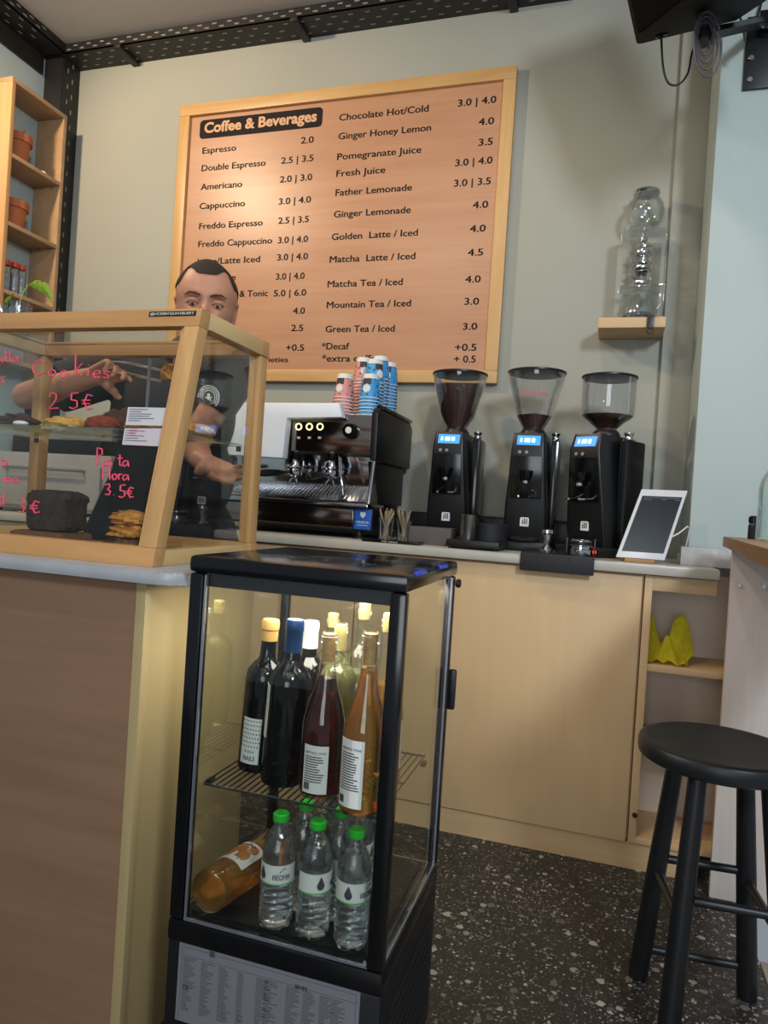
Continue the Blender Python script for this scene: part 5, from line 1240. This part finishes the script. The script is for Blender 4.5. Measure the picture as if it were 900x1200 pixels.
obj('arm_collar', MB().tube([mid+Vector((0,0,.012)), mid-Vector((0,0,.022))], .026, 18), 'black', wa)
obj('clamp', MB().box(we.x-.03, we.x+.03, 2.56, 2.6055, we.z-.05, we.z+.012, .004), 'black_gloss', wa)
def smooth(pts, n=6):
    pts = [Vector(p) for p in pts]; out = []
    for i in range(len(pts)-1):
        p0, p1, p2, p3 = pts[max(i-1,0)], pts[i], pts[i+1], pts[min(i+2,len(pts)-1)]
        for k in range(n):
            t = k/n; out.append(.5*((2*p1)+(p2-p0)*t+(2*p0-5*p1+4*p2-p3)*t*t+(3*p1-p0-3*p2+p3)*t**3))
    return out+[pts[-1]]
c1 = [PY(x, y, 2.30) for x, y in ((775,45),(777,78),(783,97),(795,99),(806,86),(811,62),(822,28),(832,14))]
tag(obj('speaker_cable', MB().tube(smooth(c1), .0032, 8), 'cable', None, tuple(c1[0])), 'thin black cable drooping from the loudspeaker bottom corner', 'cable')
pts = []
for i in range(4):
    for k in range(12):
        a = 2*math.pi*k/12+.5; p = PY(829-i*1.2+(16-3.2*i)*math.cos(a), 52-i*1.5-(38-i*7)*math.sin(a), 2.12+.012*i); pts.append(p)
pts += [PY(838,10,2.28), PY(855,8,2.34), PY(868,22,2.42), PY(873,48,2.50)]
tag(obj('cable_coil', MB().tube(smooth(pts, 3), .0032, 8), 'cable_grey', None, tuple(pts[0])), 'coiled grey cable hanging below the loudspeaker arm', 'cable')
c1 = [PY(897,-12,2.60), PY(892,4,2.605), PY(888,20,2.60)]
tag(obj('power_cable', MB().tube(c1, .004, 8), 'cable', None, tuple(c1[0])), 'straight black cable running down to the loudspeaker arm from above', 'cable')

# ================================================================== THE PERSON BEHIND THE CASE
def fused(name, mb, mt, parent, voxel, smooth_it=4, label=None):
    """melt overlapping closed shapes into one continuous surface"""
    me = bpy.data.meshes.new('raw'); mb.bm.to_mesh(me); mb.bm.free(); o = bpy.data.objects.new('raw', me); COL.objects.link(o)
    r = o.modifiers.new('r', 'REMESH'); r.mode = 'VOXEL'; r.voxel_size = voxel; r.use_smooth_shade = True
    if smooth_it: s = o.modifiers.new('s', 'SMOOTH'); s.iterations = smooth_it; s.factor = .5
    dg = bpy.context.evaluated_depsgraph_get(); m2 = bpy.data.meshes.new_from_object(o.evaluated_get(dg)); bpy.data.objects.remove(o)
    b = MB(); b.bm.from_mesh(m2)
    for f in b.bm.faces: f.smooth = True; f.material_index = 0
    return obj(name, b, mt, parent, label=label, sharp=180)
PB = (-1.295, 2.0, 0)
person = thing('person', 'person in a black T-shirt behind the pastry case, reaching with tongs for a cookie', 'person', PB)
SLf = Vector((-1.53, 1.955, 1.46)); SRt = Vector((-1.105, 1.945, 1.455))
E1 = PY(31, 464, 1.70); W1 = PY(110, 441, 1.635); E2 = PY(224, 521, 1.87); W2 = PY(239, 541, 1.66)
HS = 1.07; HC = PY(241.7, 360.8, 1.80); HR = (Matrix.Rotation(D(30), 4, 'Z') @ Matrix.Rotation(D(5), 4, 'X'))
def hd(x, y, z): return HC + (HR @ Vector((x, y, z)))*HS
def head_shape(mb, grow=0, sub=5):
    r = bmesh.ops.create_icosphere(mb.bm, subdivisions=sub, radius=1)
    for v in r['verts']:
        p = v.co.copy(); x, y, z = p
        w = .074*(1-.20*max(0, -z)**1.3); d = .097; h = .121
        q = Vector((x*w, y*d-.004, z*h))
        if y < 0:                                    # face side: flatter front, jaw and chin
            q.y *= 1-.10*(1-abs(x))*max(0, 1-abs(z))
            g = lambda cx, cz, sx_, sz_: math.exp(-((x-cx)/sx_)**2-((z-cz)/sz_)**2)
            q.y -= .020*g(0, -.22, .16, .13)*(y < -.2) + .009*g(0, -.05, .12, .18)       # nose
            q.y -= .006*g(0, .17, .55, .09)                                                # brow ridge
            q.y += .016*(g(.40, .0, .20, .12)+g(-.40, .0, .20, .12))                       # eye sockets
            q.y -= .007*(g(.5, -.28, .2, .2)+g(-.5, -.28, .2, .2))                         # cheeks
            q.y -= .010*g(0, -.58, .28, .10) - .004*g(0, -.50, .3, .03)                    # lips
            q.y -= .012*g(0, -.86, .30, .14)                                               # chin
        if z < -.45 and y > 0: q.y *= .86
        q.x *= 1+.16*math.sin(math.pi*min(1, max(0, z)))*1; n = q.normalized(); q += n*grow
        v.co = HC + (HR @ q)*HS
    for f in {f for v in r['verts'] for f in v.link_faces}: f.smooth = True
    return mb
def hand(mb, w, dirv, nrm, curl, side, thumb=.6, sc=1.0):
    d = Vector(dirv).normalized(); n = Vector(nrm); n = (n-d*n.dot(d)).normalized(); s = d.cross(n)*side   # s points to the thumb side
    mb.capsule(w-d*.02, w+d*.015, .027*sc, .026*sc, 12)
    offs = (.027, .009, -.009, -.025); ln = (.070, .078, .073, .058); tips = []
    for k, (o_, l_) in enumerate(zip(offs, ln)):
        a = w+s*o_*.6*sc+d*.012; kn = w+d*(.083-.006*abs(k-1))*sc+s*o_*sc; mb.capsule(a, kn, .0145*sc, .0118*sc, 10)
        p = kn; ang = 0
        c_ = curl if not isinstance(curl, (list, tuple)) else curl[k]
        for j, f in enumerate((.45, .31, .24)):
            ang += c_*(1, 1.1, .7)[j]; v = d*math.cos(ang)+n*math.sin(ang); q = p+v*l_*f*sc*1.05; r0, r1 = (.0095, .0088, .0080, .0070)[j]*sc, (.0088, .0080, .0066)[j]*sc
            mb.capsule(p, q, r0, r1, 10); p = q
        tips.append(p)
    b = w+d*.025*sc+s*.022*sc+n*.006; v1 = (d*.55+s*.75+n*.30).normalized(); v2 = (d*.85+s*.15+n*thumb).normalized()
    m1 = b+v1*.040*sc; m2 = m1+v2*.032*sc; m3 = m2+(v2+d*.3-s*.2).normalized()*.026*sc
    mb.capsule(b, m1, .0150*sc, .0115*sc, 10); mb.capsule(m1, m2, .0110*sc, .0095*sc, 10); mb.capsule(m2, m3, .0095*sc, .0075*sc, 10)
    return tips
def trunk(mb, g):
    mb.ball((-1.35, 1.985, 1.32), .205+g, .118+g, .19+g, 28, 18); mb.ball((-1.345, 2.0, 1.13), .200+g, .112+g, .17+g, 28, 18)
    mb.ball((-1.32, 2.01, .965), .180+g, .118+g, .13+g*.3, 28, 18)
    mb.capsule((-1.48, 1.965, 1.440), (-1.18, 1.955, 1.430), .068+g, .068+g, 16)
    mb.capsule((-1.31, 1.985, 1.45), (-1.285, 1.955, 1.505), .085+g*.6, .064+g*.5, 16)
    return mb
mb = trunk(MB(), 0)
mb.capsule((-1.285, 1.96, 1.46), HC+Vector((-.01,.03,-.06)), .060, .057, 18)
head_shape(mb)
for sx_ in (-1, 1):                                 # ears
    for k in range(9):
        a = -1.9+k*.475; mb.ball(hd(sx_*(.077+.004*math.sin(a)), .012+.013*math.cos(a), -.008+.026*math.sin(a)), .0062, seg=8, rings=6)
    mb.ball(hd(sx_*.074, .010, -.010), .006, .012, .022, 10, 8)
mb.capsule(SLf, E1, .050, .040, 16).capsule(E1, E1.lerp(W1,.35), .040, .041, 16).capsule(E1.lerp(W1,.35), W1, .041, .026, 16)
mb.capsule(SRt, E2, .050, .041, 16).capsule(E2, E2.lerp(W2,.4), .041, .040, 16).capsule(E2.lerp(W2,.4), W2, .040, .026, 16)
d1 = (PY(152,428,1.615)-W1).normalized(); tips1 = hand(mb, W1, d1, (.15,-.75,-.65), (.30,.45,.55,.65), 1, .9)
d2 = (PY(284,566,1.62)-W2).normalized(); tips2 = hand(mb, W2, d2, (-.1,-.55,.85), (.12,.16,.20,.26), 1, .5)
for sx_ in (-1, 1):
    hip = Vector((-1.295+sx_*.088, 2.01, .93)); kne = Vector((-1.295+sx_*.10, 1.99, .50)); ank = Vector((-1.295+sx_*.105, 2.02, .09))
    mb.capsule(hip, kne, .082, .056, 16).capsule(kne, kne.lerp(ank,.35), .054, .056, 16).capsule(kne.lerp(ank,.35), ank, .056, .036, 16).capsule(ank+Vector((0,0,-.04)), ank+Vector((.01*sx_,-.16,-.055)), .034, .028, 14)
body = fused('body', mb, 'skin', person, .0042, 3)
# T-shirt
mb = trunk(MB(), .013)
hemL = SLf.lerp(E1, .70); hemR = SRt.lerp(E2, .52)
def cone(mb, a, b, ra, rb): a, b = Vector(a), Vector(b); mb.tube([a-(b-a).normalized()*ra*.5, a, b], [ra*.8, ra, rb], 18); return mb
cone(mb, SLf, hemL, .074, .078); cone(mb, SRt, hemR, .068, .064); mb.ball(SLf, .068, seg=16).ball(SRt, .068, seg=16)
tee = fused('t_shirt', mb, 'tee', person, .006, 3, 'black T-shirt with a round white chest print')
obj('collar', MB().tube([(-1.282+.070*math.cos(a), 1.945+.070*math.sin(a), 1.518+.016*math.sin(a)) for a in [i*math.pi/12 for i in range(25)]], .008, 8), 'tee', person)
# trousers and shoes
mb = MB().ball((-1.295, 2.01, .955), .176, .130, .12, 26, 16)
for sx_ in (-1, 1):
    hip = Vector((-1.295+sx_*.088, 2.01, .93)); kne = Vector((-1.295+sx_*.10, 1.99, .50)); ank = Vector((-1.295+sx_*.105, 2.02, .075))
    cone(mb, hip, kne, .100, .074); cone(mb, kne, ank, .074, .058); mb.ball(kne, .074, seg=16)
fused('trousers', mb, 'trousers', person, .009, 4)
for sx_ in (-1, 1):
    x = -1.295+sx_*.108; mb = MB(); mb.tube([(x,2.075,.04),(x,2.06,.045),(x,2.0,.045),(x,1.92,.038),(x,1.84,.032),(x,1.81,.030)], [.015,.036,.043,.041,.036,.015], 18)
    for v in mb.bm.verts: v.co.z = max(v.co.z, .001)
    obj('shoe', mb, 'black_soft', person, sharp=180)
# hair: buzzed cap from hairline to nape
mb = head_shape(MB(), .0032, 7); inv = HR.to_3x3().inverted(); kill = []
for f in mb.bm.faces:
    c = (inv @ (f.calc_center_median()-HC))/HS; x, y, z = c.x/.074, c.y/.097, c.z/.121
    ax_ = abs(x)
    front = .60+.16*math.exp(-((ax_-.62)/.2)**2)              # forehead with receding temples
    side = .34; back = -.45
    front -= .22*min(1, max(0, (ax_-.70)/.28))
    if y < -.30: line = front
    elif y < .10: line = front+(side-front)*(y+.30)/.40
    else: line = side+(back-side)*min(1, (y-.10)/.55)
    if z < line: kill.append(f)
bmesh.ops.delete(mb.bm, geom=kill, context='FACES')
obj('hair', mb, 'hair', person, sharp=180)
for sx_ in (-1, 1):
    e = obj('eye', MB().ball(hd(sx_*.031, -.0775, -.002), .0118, seg=18, rings=12), 'eye', person)
    obj('iris', MB().ball(hd(sx_*.031, -.0870, -.0075), .0056, .0035, .0050, 12, 8), 'iris', e)
    for nm_, keep in (('eyelid', lambda z: z > -.22), ('lower_lid', lambda z: z < -.62)):
        lm = MB().ball((0,0,0), .0131, seg=28, rings=20); bmesh.ops.delete(lm.bm, geom=[f for f in lm.bm.faces if not keep(f.calc_center_median().z/.0131)], context='FACES')
        for v in lm.bm.verts: v.co = hd(*(Vector((sx_*.031, -.0775, -.002))+v.co))
        obj(nm_, lm, 'skin', e)
    obj('lid_fold', MB().tube([hd(sx_*.015, -.0835, -.003), hd(sx_*.022, -.0880, .0022), hd(sx_*.031, -.0890, .0034), hd(sx_*.040, -.0865, .0022), hd(sx_*.048, -.0800, -.003)], [.003,.0058,.0064,.0058,.003], 10), 'skin', e)
    obj('eyebrow', MB().tube([hd(sx_*.012, -.0985, .015), hd(sx_*.024, -.0995, .0185), hd(sx_*.040, -.095, .020), hd(sx_*.052, -.083, .014)], [.0018,.0030,.0028,.0012], 8), 'brow', person)
# round print on the shirt, laid onto the cloth
from mathutils.bvhtree import BVHTree
tb_ = bmesh.new(); tb_.from_mesh(tee.data); tb_.transform(Matrix.Translation(wloc(tee))); BV = BVHTree.FromBMesh(tb_)
def on_shirt(px, py, lift=.0012):
    d = ray(px, py).normalized(); h = BV.ray_cast(CAM, d)
    return (h[0] if h[0] else CAM+d*2.1)-d*lift
def decal(mb, polys):
    for pl_ in polys:
        vs = [mb.bm.verts.new(on_shirt(x, y)) for x, y in pl_]; mb.bm.faces.new(vs)
    return mb
def annulus(cx, cy, r0, r1, ys=1.12, n=36, arc=(0, 6.2832)):
    o_ = []
    for i in range(n):
        a, b = [arc[0]+(arc[1]-arc[0])*(i+k)/n for k in (0, 1)]
        P_ = lambda r, t: (cx+r*math.cos(t), cy+r*ys*math.sin(t))
        o_.append([P_(r0,a), P_(r1,a), P_(r1,b), P_(r0,b)])
    return o_
cx_, cy_ = 244.5, 465.5
mb = decal(MB(), annulus(cx_, cy_, 11.6, 12.8)); decal(mb, annulus(cx_, cy_, 6.9, 7.7))
for i in range(30):
    if i in (4, 5, 10, 11): continue
    a = i*.2094; mb_ = annulus(cx_, cy_, 8.6, 10.8, n=1, arc=(a, a+.11)); decal(mb, mb_)
decal(mb, annulus(cx_, cy_-2.6, 0.2, 1.9, n=12)); decal(mb, [[(cx_-4.5,cy_-.6),(cx_+4.5,cy_-.6),(cx_+3,cy_+1),(cx_-3,cy_+1)], [(cx_-2,cy_+1),(cx_+2,cy_+1),(cx_+3.4,cy_+5),(cx_-3.4,cy_+5)]])
obj('chest_print', mb, 'white_print', tee)
# tongs and the cookie they hold
T0 = PY(120, 425, 1.612); Ta = PY(190, 434, 1.598); Tb = PY(190, 447, 1.604); k = (Ta-CAM).dot(cf)/FPX
tg = thing('tongs', 'steel tongs in the raised hand behind the display case', 'tongs', tuple(T0))
for sgn, e_ in ((1, Ta), (-1, Tb)):
    m_ = T0.lerp(e_, .55)+Vector((0,0,.006*sgn))
    obj('arm', MB().tube(smooth([T0, T0.lerp(m_, .5)+Vector((0,0,.004*sgn)), m_, e_], 5), .0030, 8), 'chrome', tg)
obj('hinge', MB().ball(T0, .005, seg=12, rings=8), 'chrome', tg)
o = cookie(197, 445, 1.60, 21, 18, 'cookie', 'golden cookie gripped by the steel tongs', 41, 0, None, ry=.014, amp=.15)
